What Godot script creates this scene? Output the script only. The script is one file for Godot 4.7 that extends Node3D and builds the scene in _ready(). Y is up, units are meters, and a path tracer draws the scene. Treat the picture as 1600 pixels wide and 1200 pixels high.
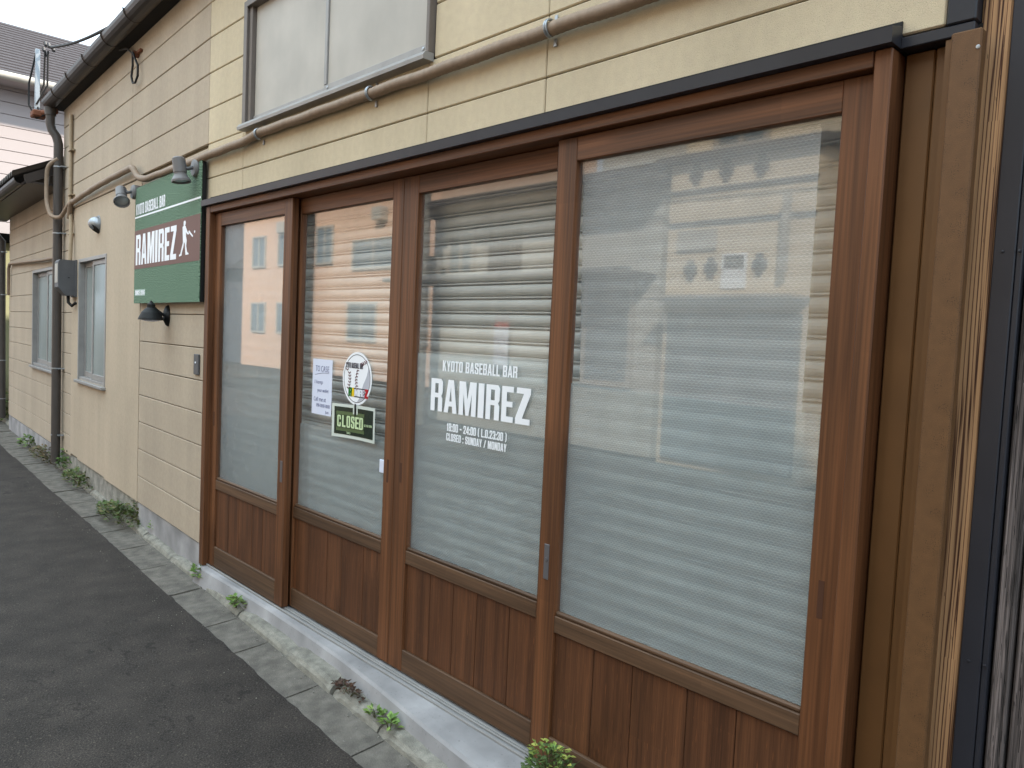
extends Node3D
# A bar front with four wooden sliding doors on a narrow street, overcast day.

class MB:
	var v := PackedVector3Array()
	var n := PackedVector3Array()
	var uv := PackedVector2Array()
	var c := PackedColorArray()
	var col := Color(1, 1, 1)
	func tri3(a: Vector3, b: Vector3, d: Vector3, na: Vector3, nb: Vector3, nd: Vector3) -> void:
		if (b - a).cross(d - a).dot(na + nb + nd) > 0.0:
			var t := b; b = d; d = t
			t = nb; nb = nd; nd = t
		v.append_array([a, b, d]); n.append_array([na, nb, nd])
		uv.append_array([Vector2.ZERO, Vector2.ZERO, Vector2.ZERO]); c.append_array([col, col, col])
	func tri(a: Vector3, b: Vector3, d: Vector3, o: Vector3) -> void:
		var m := (b - a).cross(d - a).normalized()
		if m.dot(o) < 0.0: m = -m
		tri3(a, b, d, m, m, m)
	func quad(a: Vector3, b: Vector3, d: Vector3, e: Vector3, o: Vector3) -> void:
		tri(a, b, d, o); tri(a, d, e, o)
	func quaduv(a: Vector3, b: Vector3, d: Vector3, e: Vector3, o: Vector3) -> void:
		# a b d e = bottom left, bottom right, top right, top left seen from the front
		for t in [[a, d, b, Vector2(0, 1), Vector2(1, 0), Vector2(1, 1)], [a, e, d, Vector2(0, 1), Vector2(0, 0), Vector2(1, 0)]]:
			v.append_array([t[0], t[1], t[2]]); n.append_array([o, o, o]); uv.append_array([t[3], t[4], t[5]]); c.append_array([col, col, col])
	func box(lo: Vector3, hi: Vector3, b := 0.0, xf := Transform3D()) -> void:
		var ce := (lo + hi) / 2.0
		var h := (hi - lo) / 2.0
		b = minf(b, minf(h.x, minf(h.y, h.z)) * 0.9)
		var ax := [Vector3(1, 0, 0), Vector3(0, 1, 0), Vector3(0, 0, 1)]
		for i in 3:
			var j := (i + 1) % 3
			var k := (i + 2) % 3
			for s in [-1.0, 1.0]:
				var q := []
				for e in [[-1, -1], [1, -1], [1, 1], [-1, 1]]:
					q.append(xf * (ce + ax[i] * s * h[i] + ax[j] * e[0] * (h[j] - b) + ax[k] * e[1] * (h[k] - b)))
				quad(q[0], q[1], q[2], q[3], xf.basis * (ax[i] * s))
		if b <= 0.0: return
		for i in 3:
			var j := (i + 1) % 3
			var k := (i + 2) % 3
			for s in [-1.0, 1.0]:
				for t in [-1.0, 1.0]:
					var p := []
					for e in [-1.0, 1.0]:
						p.append(xf * (ce + ax[i] * s * h[i] + ax[j] * t * (h[j] - b) + ax[k] * e * (h[k] - b)))
					for e in [1.0, -1.0]:
						p.append(xf * (ce + ax[i] * s * (h[i] - b) + ax[j] * t * h[j] + ax[k] * e * (h[k] - b)))
					quad(p[0], p[1], p[2], p[3], xf.basis * (ax[i] * s + ax[j] * t))
		for s in [-1.0, 1.0]:
			for t in [-1.0, 1.0]:
				for w in [-1.0, 1.0]:
					var g := Vector3(s, t, w)
					tri(xf * (ce + g * (h - Vector3(0, b, b))), xf * (ce + g * (h - Vector3(b, 0, b))), xf * (ce + g * (h - Vector3(b, b, 0))), xf.basis * g)
	func tube(pts: Array, r: Variant, sides := 10, caps := true) -> void:
		var rings := []
		var ref := Vector3.UP
		for i in pts.size():
			var d: Vector3 = (pts[mini(i + 1, pts.size() - 1)] - pts[maxi(i - 1, 0)]).normalized()
			if i == 0 and absf(d.dot(ref)) > 0.9: ref = Vector3.RIGHT
			var a := (ref - d * ref.dot(d)).normalized()
			ref = a
			var b := d.cross(a)
			var ring := []
			for k in sides:
				var o := a * cos(TAU * k / sides) + b * sin(TAU * k / sides)
				ring.append([pts[i] + o * (r[i] if r is Array else r), o])
			rings.append(ring)
		for i in pts.size() - 1:
			for k in sides:
				var A = rings[i][k]; var B = rings[i][(k + 1) % sides]; var C = rings[i + 1][(k + 1) % sides]; var D = rings[i + 1][k]
				tri3(A[0], B[0], C[0], A[1], B[1], C[1]); tri3(A[0], C[0], D[0], A[1], C[1], D[1])
		if caps:
			for e in [0, pts.size() - 1]:
				var d: Vector3 = pts[0] - pts[1] if e == 0 else pts[e] - pts[e - 1]
				for k in sides: tri(pts[e], rings[e][k][0], rings[e][(k + 1) % sides][0], d)
	func lathe(prof: Array, xf: Transform3D, sides := 20) -> void:
		for i in prof.size() - 1:
			var p: Vector2 = prof[i]
			var q: Vector2 = prof[i + 1]
			var s := Vector2(q.y - p.y, p.x - q.x).normalized()
			for k in sides:
				var f := func(w: Vector2, t: int) -> Vector3: return xf * Vector3(w.x * cos(TAU * t / sides), w.y, w.x * sin(TAU * t / sides))
				var m := func(t: int) -> Vector3: return (xf.basis * Vector3(s.x * cos(TAU * t / sides), s.y, s.x * sin(TAU * t / sides))).normalized()
				var a: Vector3 = f.call(p, k)
				var b: Vector3 = f.call(p, k + 1)
				var d: Vector3 = f.call(q, k + 1)
				var e: Vector3 = f.call(q, k)
				var ma: Vector3 = m.call(k)
				var mb: Vector3 = m.call(k + 1)
				if p.x > 1e-5: tri3(a, b, d, ma, mb, mb)
				if q.x > 1e-5: tri3(a, d, e, ma, mb, ma)
	func extrude(prof: Array, x0: float, x1: float, closed := false, caps := false) -> void:
		# prof of Vector2(y, z) run along x, outward side on the right hand of the run seen from +x
		var m := prof.size()
		for i in (m if closed else m - 1):
			var p: Vector2 = prof[i]
			var q: Vector2 = prof[(i + 1) % m]
			var o := Vector3(0, q.y - p.y, p.x - q.x)
			quad(Vector3(x0, p.x, p.y), Vector3(x1, p.x, p.y), Vector3(x1, q.x, q.y), Vector3(x0, q.x, q.y), o)
		if caps:
			var poly := PackedVector2Array(prof)
			var t := Geometry2D.triangulate_polygon(poly)
			for i in range(0, t.size(), 3):
				for e in [[x0, -1.0], [x1, 1.0]]:
					tri(Vector3(e[0], poly[t[i]].x, poly[t[i]].y), Vector3(e[0], poly[t[i + 1]].x, poly[t[i + 1]].y), Vector3(e[0], poly[t[i + 2]].x, poly[t[i + 2]].y), Vector3(e[1], 0, 0))
	func flat(poly: PackedVector2Array, z0: float, z1: float, xf := Transform3D()) -> void:
		var t := Geometry2D.triangulate_polygon(poly)
		for i in range(0, t.size(), 3):
			for e in [[z0, -1.0], [z1, 1.0]]:
				var p := []
				for k in 3: p.append(xf * Vector3(poly[t[i + k]].x, poly[t[i + k]].y, e[0]))
				tri(p[0], p[1], p[2], xf.basis * Vector3(0, 0, e[1]))
		var ccw := not Geometry2D.is_polygon_clockwise(poly)
		for i in poly.size():
			var p := poly[i]
			var q := poly[(i + 1) % poly.size()]
			var o := Vector3(q.y - p.y, p.x - q.x, 0) * (1.0 if ccw else -1.0)
			quad(xf * Vector3(p.x, p.y, z0), xf * Vector3(q.x, q.y, z0), xf * Vector3(q.x, q.y, z1), xf * Vector3(p.x, p.y, z1), xf.basis * o)
	func mesh() -> ArrayMesh:
		var a := []
		a.resize(Mesh.ARRAY_MAX)
		a[Mesh.ARRAY_VERTEX] = v; a[Mesh.ARRAY_NORMAL] = n; a[Mesh.ARRAY_TEX_UV] = uv; a[Mesh.ARRAY_COLOR] = c
		var m := ArrayMesh.new()
		m.add_surface_from_arrays(Mesh.PRIMITIVE_TRIANGLES, a)
		return m

var rng := RandomNumberGenerator.new()
var names := {}
var M := {}
var T := {}
const BEND := Vector3(-4.37, 0, -0.03)
var LB := Basis(Vector3.UP, -deg_to_rad(2.882))

func numbered(s: String, parent: Node) -> String:
	var key := str(parent.get_instance_id()) + s
	names[key] = names.get(key, 0) + 1
	return s if names[key] == 1 else "%s_%03d" % [s, names[key] - 1]

func put(called: String, mesh: Mesh, mat: Material, parent: Node = self, at := Vector3.ZERO, basis := Basis()) -> MeshInstance3D:
	var o := MeshInstance3D.new()
	o.name = numbered(called, parent)
	o.mesh = mesh
	o.material_override = mat
	o.transform = Transform3D(basis, at)
	parent.add_child(o, true)
	return o

func group(called: String, parent: Node = self, at := Vector3.ZERO, basis := Basis()) -> Node3D:
	var o := Node3D.new()
	o.name = numbered(called, parent)
	o.transform = Transform3D(basis, at)
	parent.add_child(o, true)
	return o

func tag(o: Node, label: String, category: String, grp := "", kind := "") -> Node:
	if label: o.set_meta("label", label)
	if category: o.set_meta("category", category)
	if grp: o.set_meta("group", grp)
	if kind: o.set_meta("kind", kind)
	return o

func stuff(o: Node) -> Node:
	o.set_meta("kind", "stuff")
	return o

func L(s: float, off: float, y: float) -> Vector3:   # a place on the bent part of the wall: metres along it, out from it, up
	return BEND + LB * Vector3(-s, y, off)

func bx(called: String, lo: Vector3, hi: Vector3, mat: Material, parent: Node = self, b := 0.002) -> MeshInstance3D:
	var m := MB.new()
	m.box(lo, hi, b)
	return put(called, m.mesh(), mat, parent)

func wood(called: String, lo: Vector3, hi: Vector3, mat: Material, parent: Node, along := 1, b := 0.002) -> MeshInstance3D:
	# a timber whose grain runs along axis 0 or 1; each is cut from its own place in the grain
	var ce := (lo + hi) / 2.0
	var h := (hi - lo) / 2.0
	var ba := Basis()
	if along == 0:
		h = Vector3(h.y, h.x, h.z)
		ba = Basis(Vector3(0, 0, 1), PI / 2)
	var o := Vector3(rng.randf() * 3.0, rng.randf() * 3.0, rng.randf() * 3.0)
	var m := MB.new()
	m.box(o - h, o + h, b)
	return put(called, m.mesh(), mat, parent, ce - ba * o, ba)

# ---------------------------------------------------------------- textures
func noise_img(w: int, h: int, freq: float, sd: int, oct := 4) -> Image:
	var f := FastNoiseLite.new()
	f.seed = sd
	f.noise_type = FastNoiseLite.TYPE_SIMPLEX_SMOOTH
	f.frequency = freq
	f.fractal_octaves = oct
	var im := f.get_seamless_image(w, h, false, false, 0.15, true)
	im.convert(Image.FORMAT_L8)
	return im

func stretched(w: int, h: int, nw: int, nh: int, freq: float, sd: int, oct := 4) -> PackedByteArray:
	var im := noise_img(nw, nh, freq, sd, oct)
	im.resize(w, h, Image.INTERPOLATE_CUBIC)
	return im.get_data()

func make(w: int, h: int, f: Callable, comps := 3) -> ImageTexture:
	var d := PackedByteArray()
	d.resize(w * h * comps)
	var i := 0
	for p in w * h:
		var k: Color = f.call(p)
		d[i] = clampi(int(k.r * 255.0), 0, 255)
		d[i + 1] = clampi(int(k.g * 255.0), 0, 255)
		d[i + 2] = clampi(int(k.b * 255.0), 0, 255)
		if comps == 4: d[i + 3] = clampi(int(k.a * 255.0), 0, 255)
		i += comps
	return ImageTexture.create_from_image(Image.create_from_data(w, h, false, Image.FORMAT_RGB8 if comps == 3 else Image.FORMAT_RGBA8, d))

func g(x: float) -> Color:
	return Color(x, x, x)

func textures() -> void:
	var a := stretched(512, 512, 512, 512, 0.15, 1, 3)
	var b := stretched(512, 512, 256, 256, 0.02, 2, 5)
	var w := RandomNumberGenerator.new()
	w.seed = 5
	T.stucco = make(512, 512, func(p):
		var x := 0.89 + 0.12 * (a[p] / 255.0 - 0.5) + 0.04 * (b[p] / 255.0 - 0.5)
		if a[p] < 52: x -= 0.16
		return Color(x, x * (0.995 + 0.01 * b[p] / 255.0), x * 0.99))
	T.stucco_bump = make(512, 512, func(p): return g(a[p] / 255.0))
	var s1 := stretched(512, 512, 256, 32, 0.02, 11, 5)
	var s2 := stretched(512, 512, 128, 128, 0.02, 12, 4)
	T.dirt = make(512, 512, func(p):
		var x := 0.88 + 0.06 * (s1[p] / 255.0 - 0.35) + 0.04 * (s2[p] / 255.0 - 0.5)
		return Color(x, x * 0.992, x * 0.98))
	# wood: fine streaks along v
	var g1 := stretched(512, 1024, 512, 24, 0.06, 21, 4)
	var g2 := stretched(512, 1024, 64, 12, 0.06, 22, 4)
	var g3 := stretched(512, 1024, 512, 96, 0.12, 23, 2)
	T.wood = make(512, 1024, func(p):
		var x := 0.72 + 0.22 * (g1[p] / 255.0 - 0.5) + 0.26 * (g2[p] / 255.0 - 0.5)
		return Color(x, x * 0.98, x * 0.95))
	T.wood_bump = make(512, 1024, func(p): return g(0.5 + 0.5 * (g1[p] / 255.0 - 0.5) + 0.3 * (g3[p] / 255.0 - 0.5)))
	var r1 := stretched(512, 1024, 512, 16, 0.03, 31, 3)
	T.plank = make(512, 1024, func(p):
		var u: float = r1[p] / 255.0
		var ring := 0.5 + 0.5 * sin(u * 46.0 + g2[p] / 255.0 * 3.0)
		var x := 0.66 + 0.13 * (g1[p] / 255.0 - 0.5) + 0.10 * (ring - 0.5) + 0.2 * (g2[p] / 255.0 - 0.5)
		var k := Color(x, x * 0.97, x * 0.93)
		if g3[p] > 196 and g1[p] > 120: k = k.lerp(Color(1.0, 0.9, 0.78), 0.75 * minf(1.0, (g3[p] - 196) / 24.0))
		return k)
	T.timber = make(512, 1024, func(p):
		var u: float = (p % 512) * TAU * 24.0 / 512.0 + (g1[p % 512] / 255.0 - 0.5) * 5.0 + sin((p / 512) * TAU / 1024.0) * 2.0 + (g2[p] / 255.0 - 0.5) * 7.0
		var ring := pow(0.5 + 0.5 * sin(u), 3.5)
		var k := Color(0.78, 0.60, 0.42).lerp(Color(0.24, 0.13, 0.08), ring * 0.95)
		if g3[p] > 214 and g2[p] > 150: k *= 0.3
		return k * (0.92 + 0.14 * (g1[p] / 255.0 - 0.5) + 0.16 * (g2[p] / 255.0 - 0.5)))
	T.weathered = make(512, 1024, func(p):
		var u: float = r1[p] / 255.0
		var ring := pow(0.5 + 0.5 * sin(u * 90.0), 3.0)
		var x := 0.42 + 0.34 * (g1[p] / 255.0 - 0.5) - 0.16 * ring + 0.3 * (g2[p] / 255.0 - 0.5)
		if g3[p] > 200: x *= 0.35
		return Color(x * 1.03, x * 0.97, x * 0.95))
	T.weathered_bump = make(512, 1024, func(p): return g(0.5 + 0.6 * (g1[p] / 255.0 - 0.5) - (0.4 if g3[p] > 200 else 0.0)))
	# asphalt and concrete
	var n1 := stretched(1024, 1024, 1024, 1024, 0.16, 41, 3)
	var n2 := stretched(1024, 1024, 256, 256, 0.02, 42, 5)
	var n3 := stretched(1024, 1024, 1024, 1024, 0.16, 43, 2)
	T.asphalt = make(1024, 1024, func(p):
		var x := 0.62 + 0.62 * (n1[p] / 255.0 - 0.5) + 0.20 * (n2[p] / 255.0 - 0.5)
		if n1[p] > 190 and n3[p] > 150: x += 0.45
		return Color(x, x * 0.975, x * 0.96))
	T.patches = make(512, 512, func(p):
		var x := 0.93 + 0.06 * (s2[p] / 255.0 - 0.5) + 0.06 * (b[p] / 255.0 - 0.5)
		if absf(b[p] - 118.0) < 1.6 and s2[p] > 150: x *= 0.75
		return Color(x, x * 0.985, x * 0.965))
	var ai: Image = T.asphalt.get_image()
	for i in 5200:
		var px := w.randi_range(0, 1017)
		var py := w.randi_range(0, 1017)
		var q := w.randf_range(0.28, 0.62) if i % 3 else w.randf_range(0.7, 1.0)
		if i % 11 == 0: q = 1.0
		var sz := w.randi_range(2, 5)
		for k in sz: ai.fill_rect(Rect2i(px + (k % 2), py + k, sz - absi(k - sz / 2), 1), Color(q, q * 0.98, q * 0.95))
	T.asphalt = ImageTexture.create_from_image(ai)
	T.asphalt_bump = make(1024, 1024, func(p): return g(n1[p] / 255.0 * 0.6 + n3[p] / 255.0 * 0.4))
	T.concrete = make(1024, 1024, func(p):
		var x := 0.70 + 0.5 * (n1[p] / 255.0 - 0.5) + 0.22 * (n2[p] / 255.0 - 0.5)
		if n3[p] < 66: x -= 0.25
		return Color(x, x * 0.99, x * 0.96))
	T.smooth_concrete = make(512, 512, func(p):
		var x := 0.86 + 0.20 * (b[p] / 255.0 - 0.5) + 0.16 * (s2[p] / 255.0 - 0.5)
		if a[p] < 40: x -= 0.12
		return Color(x, x * 0.995, x * 0.985))
	T.metal = make(512, 512, func(p):
		var x := 0.86 + 0.1 * (b[p] / 255.0 - 0.5) + 0.05 * (s1[p] / 255.0 - 0.5)
		return g(x))
	T.rust = make(512, 512, func(p):
		var x := 0.88 + 0.1 * (a[p] / 255.0 - 0.5) + 0.1 * (b[p] / 255.0 - 0.5)
		var k := Color(x, x, x)
		if a[p] < 62 and s2[p] > 135: k *= 0.42
		return k)
	# translucent window film with a fine embossed pattern
	T.film = make(512, 512, func(p):
		var x: int = p % 512
		var y: int = p / 512
		var k := (0.5 + 0.5 * sin(x * TAU * 32.0 / 512.0 + (PI if (y / 8) % 2 else 0.0))) * (0.5 + 0.5 * cos(y * TAU * 64.0 / 512.0))
		var q: float = 0.90 + 0.20 * (k - 0.3) + 0.05 * (s2[p] / 255.0 - 0.5)
		return Color(q, q, q, 1.0))
	T.film_bump = make(512, 512, func(p):
		var x: int = p % 512
		var y: int = p / 512
		var k := (0.5 + 0.5 * sin(x * TAU * 32.0 / 512.0 + (PI if (y / 8) % 2 else 0.0))) * (0.5 + 0.5 * cos(y * TAU * 64.0 / 512.0))
		return g(k))
	T.turf = make(512, 512, func(p):
		var x := 0.40 + 2.6 * (a[p] / 255.0 - 0.5)
		return Color(0.24, 0.37, 0.28).lerp(Color(0.66, 0.79, 0.69), clampf(x, 0.0, 1.0)))

func mat(called: String, col: Color, rough := 0.8, tex: String = "", bump: String = "", scale := Vector3.ONE, depth := 1.0) -> StandardMaterial3D:
	var m := StandardMaterial3D.new()
	m.resource_name = called
	m.albedo_color = col
	m.roughness = rough
	m.metallic_specular = 0.4
	if tex:
		m.albedo_texture = T[tex]
		m.uv1_triplanar = true
		m.uv1_triplanar_sharpness = 8.0
		m.uv1_scale = scale
	if bump:
		m.heightmap_enabled = true
		m.heightmap_texture = T[bump]
		m.heightmap_scale = depth
	M[called] = m
	return m

func glass(called: String, haze: float, tint := Color(0.8, 0.83, 0.85)) -> StandardMaterial3D:
	var m := mat(called, Color(tint, haze), 0.02)
	m.transparency = BaseMaterial3D.TRANSPARENCY_ALPHA
	m.metallic_specular = 0.5
	return m

func materials() -> void:
	var s: StandardMaterial3D
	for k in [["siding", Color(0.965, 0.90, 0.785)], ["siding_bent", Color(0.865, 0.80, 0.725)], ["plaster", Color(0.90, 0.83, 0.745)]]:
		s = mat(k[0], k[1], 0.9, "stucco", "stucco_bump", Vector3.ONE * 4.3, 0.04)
		s.uv1_world_triplanar = true
		s.detail_enabled = true
		s.detail_albedo = T.dirt
		s.detail_blend_mode = BaseMaterial3D.BLEND_MODE_MUL
		s.uv2_triplanar = true
		s.uv2_world_triplanar = true
		s.uv2_scale = Vector3.ONE * 0.45
		s.detail_uv_layer = BaseMaterial3D.DETAIL_UV_2
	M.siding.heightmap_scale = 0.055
	mat("joint", Color(0.44, 0.39, 0.31), 0.95)
	mat("door_wood", Color(0.545, 0.36, 0.235), 0.5, "wood", "wood_bump", Vector3(3, 0.8, 3), 0.04)
	mat("rail_wood", Color(0.475, 0.365, 0.28), 0.55, "wood", "wood_bump", Vector3(3, 0.8, 3), 0.04)
	mat("plank_wood", Color(0.53, 0.352, 0.235), 0.55, "plank", "wood_bump", Vector3(3, 0.9, 3), 0.05)
	mat("timber", Color(0.93, 0.945, 0.98), 0.75, "timber", "wood_bump", Vector3(5, 0.9, 5), 0.06)
	mat("weathered", Color(0.95, 0.93, 0.93), 0.9, "weathered", "weathered_bump", Vector3(4, 0.7, 4), 0.3)
	mat("recess", Color(0.30, 0.19, 0.13), 0.8)
	mat("brown_metal", Color(0.475, 0.335, 0.20), 0.45, "metal", "", Vector3.ONE * 0.8)
	mat("brown_rough", Color(0.45, 0.32, 0.20), 0.6, "rust", "stucco_bump", Vector3.ONE * 4.6, 0.03)
	mat("dark_steel", Color(0.20, 0.205, 0.235), 0.4, "metal", "", Vector3.ONE * 0.7)
	mat("black", Color(0.07, 0.07, 0.075), 0.6)
	mat("dark", Color(0.13, 0.12, 0.11), 0.9)
	s = mat("aluminium", Color(0.68, 0.67, 0.66), 0.45, "metal", "", Vector3.ONE)
	s.metallic = 0.2
	mat("worn_metal", Color(0.42, 0.41, 0.42), 0.4).metallic = 0.4
	mat("shutter_panel", Color(0.80, 0.775, 0.735), 0.5, "metal", "", Vector3.ONE * 0.5)
	mat("slat", Color(0.86, 0.86, 0.83), 0.4, "metal", "", Vector3.ONE)
	mat("slat_hook", Color(0.72, 0.66, 0.54), 0.5, "metal", "", Vector3.ONE)
	glass("glass", 0.035)
	glass("far_glass", 0.25, Color(0.25, 0.28, 0.3))
	mat("frosted", Color(0.62, 0.66, 0.66), 0.25, "dirt", "", Vector3.ONE * 0.5)
	s = mat("film", Color(0.93, 0.98, 0.99, 0.32), 0.22, "film", "film_bump", Vector3.ONE * 2.6, 0.03)
	s.refraction_enabled = true
	s.refraction_scale = 0.02
	s = mat("bubble_film", Color(0.97, 0.985, 0.985, 0.33), 0.20, "film", "film_bump", Vector3.ONE * 2.2, 0.06)
	s.refraction_enabled = true
	s.refraction_scale = 0.02
	mat("white_print", Color(0.93, 0.94, 0.96), 0.5)
	mat("paper", Color(0.84, 0.86, 0.93), 0.7)
	mat("ink", Color(0.30, 0.33, 0.50), 0.7)
	mat("concrete", Color(0.80, 0.79, 0.77), 0.95, "concrete", "asphalt_bump", Vector3.ONE * 1.6, 0.15)
	mat("kerb_concrete", Color(0.77, 0.76, 0.73), 0.95, "concrete", "asphalt_bump", Vector3.ONE * 2.3, 0.35)
	mat("slab_concrete", Color(0.595, 0.575, 0.555), 0.95, "concrete", "asphalt_bump", Vector3.ONE * 1.9, 0.3)
	mat("step_concrete", Color(0.66, 0.655, 0.665), 0.85, "smooth_concrete", "asphalt_bump", Vector3.ONE * 0.8, 0.05)
	for k in ["concrete", "kerb_concrete", "slab_concrete"]: M[k].uv1_world_triplanar = true
	s = mat("asphalt", Color(0.372, 0.352, 0.338), 0.9, "asphalt", "asphalt_bump", Vector3.ONE * 0.75, 0.5)
	s.uv1_world_triplanar = true
	s.detail_enabled = true
	s.detail_albedo = T.patches
	s.detail_blend_mode = BaseMaterial3D.BLEND_MODE_MUL
	s.uv2_triplanar = true
	s.uv2_world_triplanar = true
	s.uv2_scale = Vector3.ONE * 0.22
	s.detail_uv_layer = BaseMaterial3D.DETAIL_UV_2
	mat("soil", Color(0.30, 0.27, 0.23), 1.0, "concrete", "", Vector3.ONE)
	mat("pipe_wrap", Color(0.65, 0.565, 0.485), 0.6, "metal", "", Vector3.ONE * 4)
	mat("conduit", Color(0.74, 0.66, 0.55), 0.55, "metal", "", Vector3.ONE * 2)
	mat("downpipe", Color(0.34, 0.315, 0.30), 0.45, "metal", "", Vector3.ONE)
	mat("gutter", Color(0.25, 0.215, 0.195), 0.4, "metal", "", Vector3.ONE)
	mat("grey_plastic", Color(0.40, 0.40, 0.41), 0.5, "metal", "", Vector3.ONE)
	mat("lamp_grey", Color(0.44, 0.43, 0.43), 0.4)
	mat("cable", Color(0.09, 0.08, 0.08), 0.6)
	s = mat("galvanised", Color(0.62, 0.64, 0.66), 0.4)
	s.metallic = 0.7
	mat("rusty", Color(0.45, 0.28, 0.2), 0.8)
	mat("roof_tile", Color(0.265, 0.24, 0.25), 0.8, "metal", "stucco_bump", Vector3.ONE * 2, 0.2)
	mat("corrugated", Color(0.42, 0.39, 0.37), 0.8, "metal", "", Vector3.ONE)
	mat("white_siding", Color(0.66, 0.625, 0.625), 0.9)
	mat("turf", Color(0.88, 0.86, 0.86), 0.85, "turf", "", Vector3.ONE * 1.3)
	mat("band", Color(0.46, 0.35, 0.325), 0.7)
	s = mat("leaf", Color(1, 1, 1), 0.6)
	s.vertex_color_use_as_albedo = true
	s.backlight_enabled = true
	s.backlight = Color(0.3, 0.35, 0.1)

# ---------------------------------------------------------------- lettering
# heavy condensed block letters: outlines on a 100 x 100 grid, several to a letter
const GLYPHS := {
	"A": "0,0 32,0 37,20 50,20 50,35 41,35 50,80 50,100 29,100|100,0 68,0 63,20 50,20 50,35 59,35 50,80 50,100 71,100",
	"B": "0,0 50,0 50,14 36,14 36,44 50,44 50,57 36,57 36,86 50,86 50,100 0,100|50,0 86,0 100,9 100,42 88,50 100,59 100,91 86,100 50,100 50,86 64,86 64,57 50,57 50,44 64,44 64,14 50,14",
	"C": "100,38 100,10 86,0 14,0 0,10 0,90 14,100 86,100 100,90 100,62 65,62 65,86 36,86 36,14 65,14 65,38",
	"D": "0,0 50,0 50,14 36,14 36,86 50,86 50,100 0,100|50,0 86,0 100,10 100,90 86,100 50,100 50,86 64,86 64,14 50,14",
	"E": "0,0 100,0 100,16 42,16 42,43 92,43 92,58 42,58 42,84 98,84 98,100 0,100",
	"I": "0,0 100,0 100,100 0,100",
	"K": "0,0 35,0 35,36 42,48 66,0 100,0 64,62 98,100 62,100 35,66 35,100 0,100",
	"L": "0,0 100,0 100,16 42,16 42,100 0,100",
	"M": "0,0 26,0 26,66 41,0 59,0 74,66 74,0 100,0 100,100 63,100 50,48 37,100 0,100",
	"N": "0,0 34,0 34,46 66,0 100,0 100,100 66,100 66,56 36,100 0,100",
	"O": "50,0 14,0 0,10 0,90 14,100 50,100 50,86 36,86 36,14 50,14|50,0 86,0 100,10 100,90 86,100 50,100 50,86 64,86 64,14 50,14",
	"R": "0,0 35,0 35,42 50,42 50,56 35,56 35,86 50,86 50,100 0,100|50,42 64,42 64,0 100,0 100,40 90,48 100,57 100,91 86,100 50,100 50,86 64,86 64,56 50,56",
	"S": "0,36 0,10 14,0 86,0 100,10 100,44 88,54 36,66 36,86 64,86 64,68 98,68 98,90 84,100 14,100 0,90 0,60 12,50 64,38 64,14 35,14 35,36",
	"T": "31,0 69,0 69,84 100,84 100,100 0,100 0,84 31,84",
	"U": "0,10 14,0 86,0 100,10 100,100 64,100 64,14 36,14 36,100 0,100",
	"Y": "32,0 68,0 68,36 100,100 65,100 50,58 35,100 0,100 32,36",
	"Z": "0,0 100,0 100,16 46,16 100,84 100,100 4,100 4,84 54,84 0,16",
	"0": "50,0 14,0 0,10 0,90 14,100 50,100 50,86 36,86 36,14 50,14|50,0 86,0 100,10 100,90 86,100 50,100 50,86 64,86 64,14 50,14",
	"1": "25,0 85,0 85,100 50,100 0,80 0,66 25,72",
	"2": "0,0 100,0 100,16 45,16 100,62 100,90 86,100 14,100 0,90 0,64 35,64 35,86 64,86 64,64 0,18",
	"3": "0,34 0,10 14,0 86,0 100,10 100,42 88,50 100,59 100,90 86,100 14,100 0,90 0,68 35,68 35,86 64,86 64,57 38,57 38,44 64,44 64,14 35,14 35,34",
	"4": "56,0 92,0 92,18 100,18 100,33 92,33 92,100 52,100 0,36 0,18 56,18 56,33 30,33 56,68",
	"6": "50,0 14,0 0,10 0,90 14,100 50,100 50,86 36,86 36,14 50,14|50,0 86,0 100,10 100,50 86,58 50,58 50,44 64,44 64,14 50,14|50,86 64,86 64,70 98,70 98,90 86,100 50,100",
	"8": "50,0 14,0 0,9 0,42 12,50 0,59 0,91 14,100 50,100 50,86 36,86 36,57 50,57 50,44 36,44 36,14 50,14|50,0 86,0 100,9 100,42 88,50 100,59 100,91 86,100 50,100 50,86 64,86 64,57 50,57 50,44 64,44 64,14 50,14",
	":": "0,0 100,0 100,20 0,20|0,52 100,52 100,72 0,72",
	".": "0,0 100,0 100,18 0,18",
	"-": "0,36 100,36 100,54 0,54",
	"/": "0,0 40,0 100,100 60,100",
	"(": "55,-6 100,-6 60,20 60,84 100,106 55,106 0,86 0,16",
	")": "45,-6 0,-6 40,20 40,84 0,106 45,106 100,86 100,16",
}
const NARROW := {"I": 0.22, ":": 0.18, ".": 0.18, "-": 0.34, "/": 0.45, "(": 0.26, ")": 0.26, " ": 0.24, "1": 0.34, "M": 0.68, "E": 0.42, "L": 0.40, "A": 0.54, "T": 0.46}

func block(called: String, text: String, width: float, height: float, centre: Vector3, m: Material, parent: Node, deep := 0.0006, fat := 0.0) -> MeshInstance3D:
	var total := -0.08
	for ch in text: total += NARROW.get(ch, 0.50) + 0.08
	var k := width / total
	var x := -width / 2
	var b := MB.new()
	for ch in text:
		var w: float = NARROW.get(ch, 0.50) * k
		if GLYPHS.has(ch):
			for part in (GLYPHS[ch] as String).split("|"):
				var poly := PackedVector2Array()
				for q in part.split(" "):
					var xy := q.split_floats(",")
					poly.append(Vector2(x + xy[0] / 100.0 * w, (xy[1] / 100.0 - 0.5) * height))
				if fat > 0.0:
					for op in Geometry2D.offset_polygon(poly, fat): b.flat(op, 0.0, deep)
				else: b.flat(poly, 0.0, deep)
		x += w + 0.08 * k
	return put(called, b.mesh(), m, parent, centre)

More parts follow.
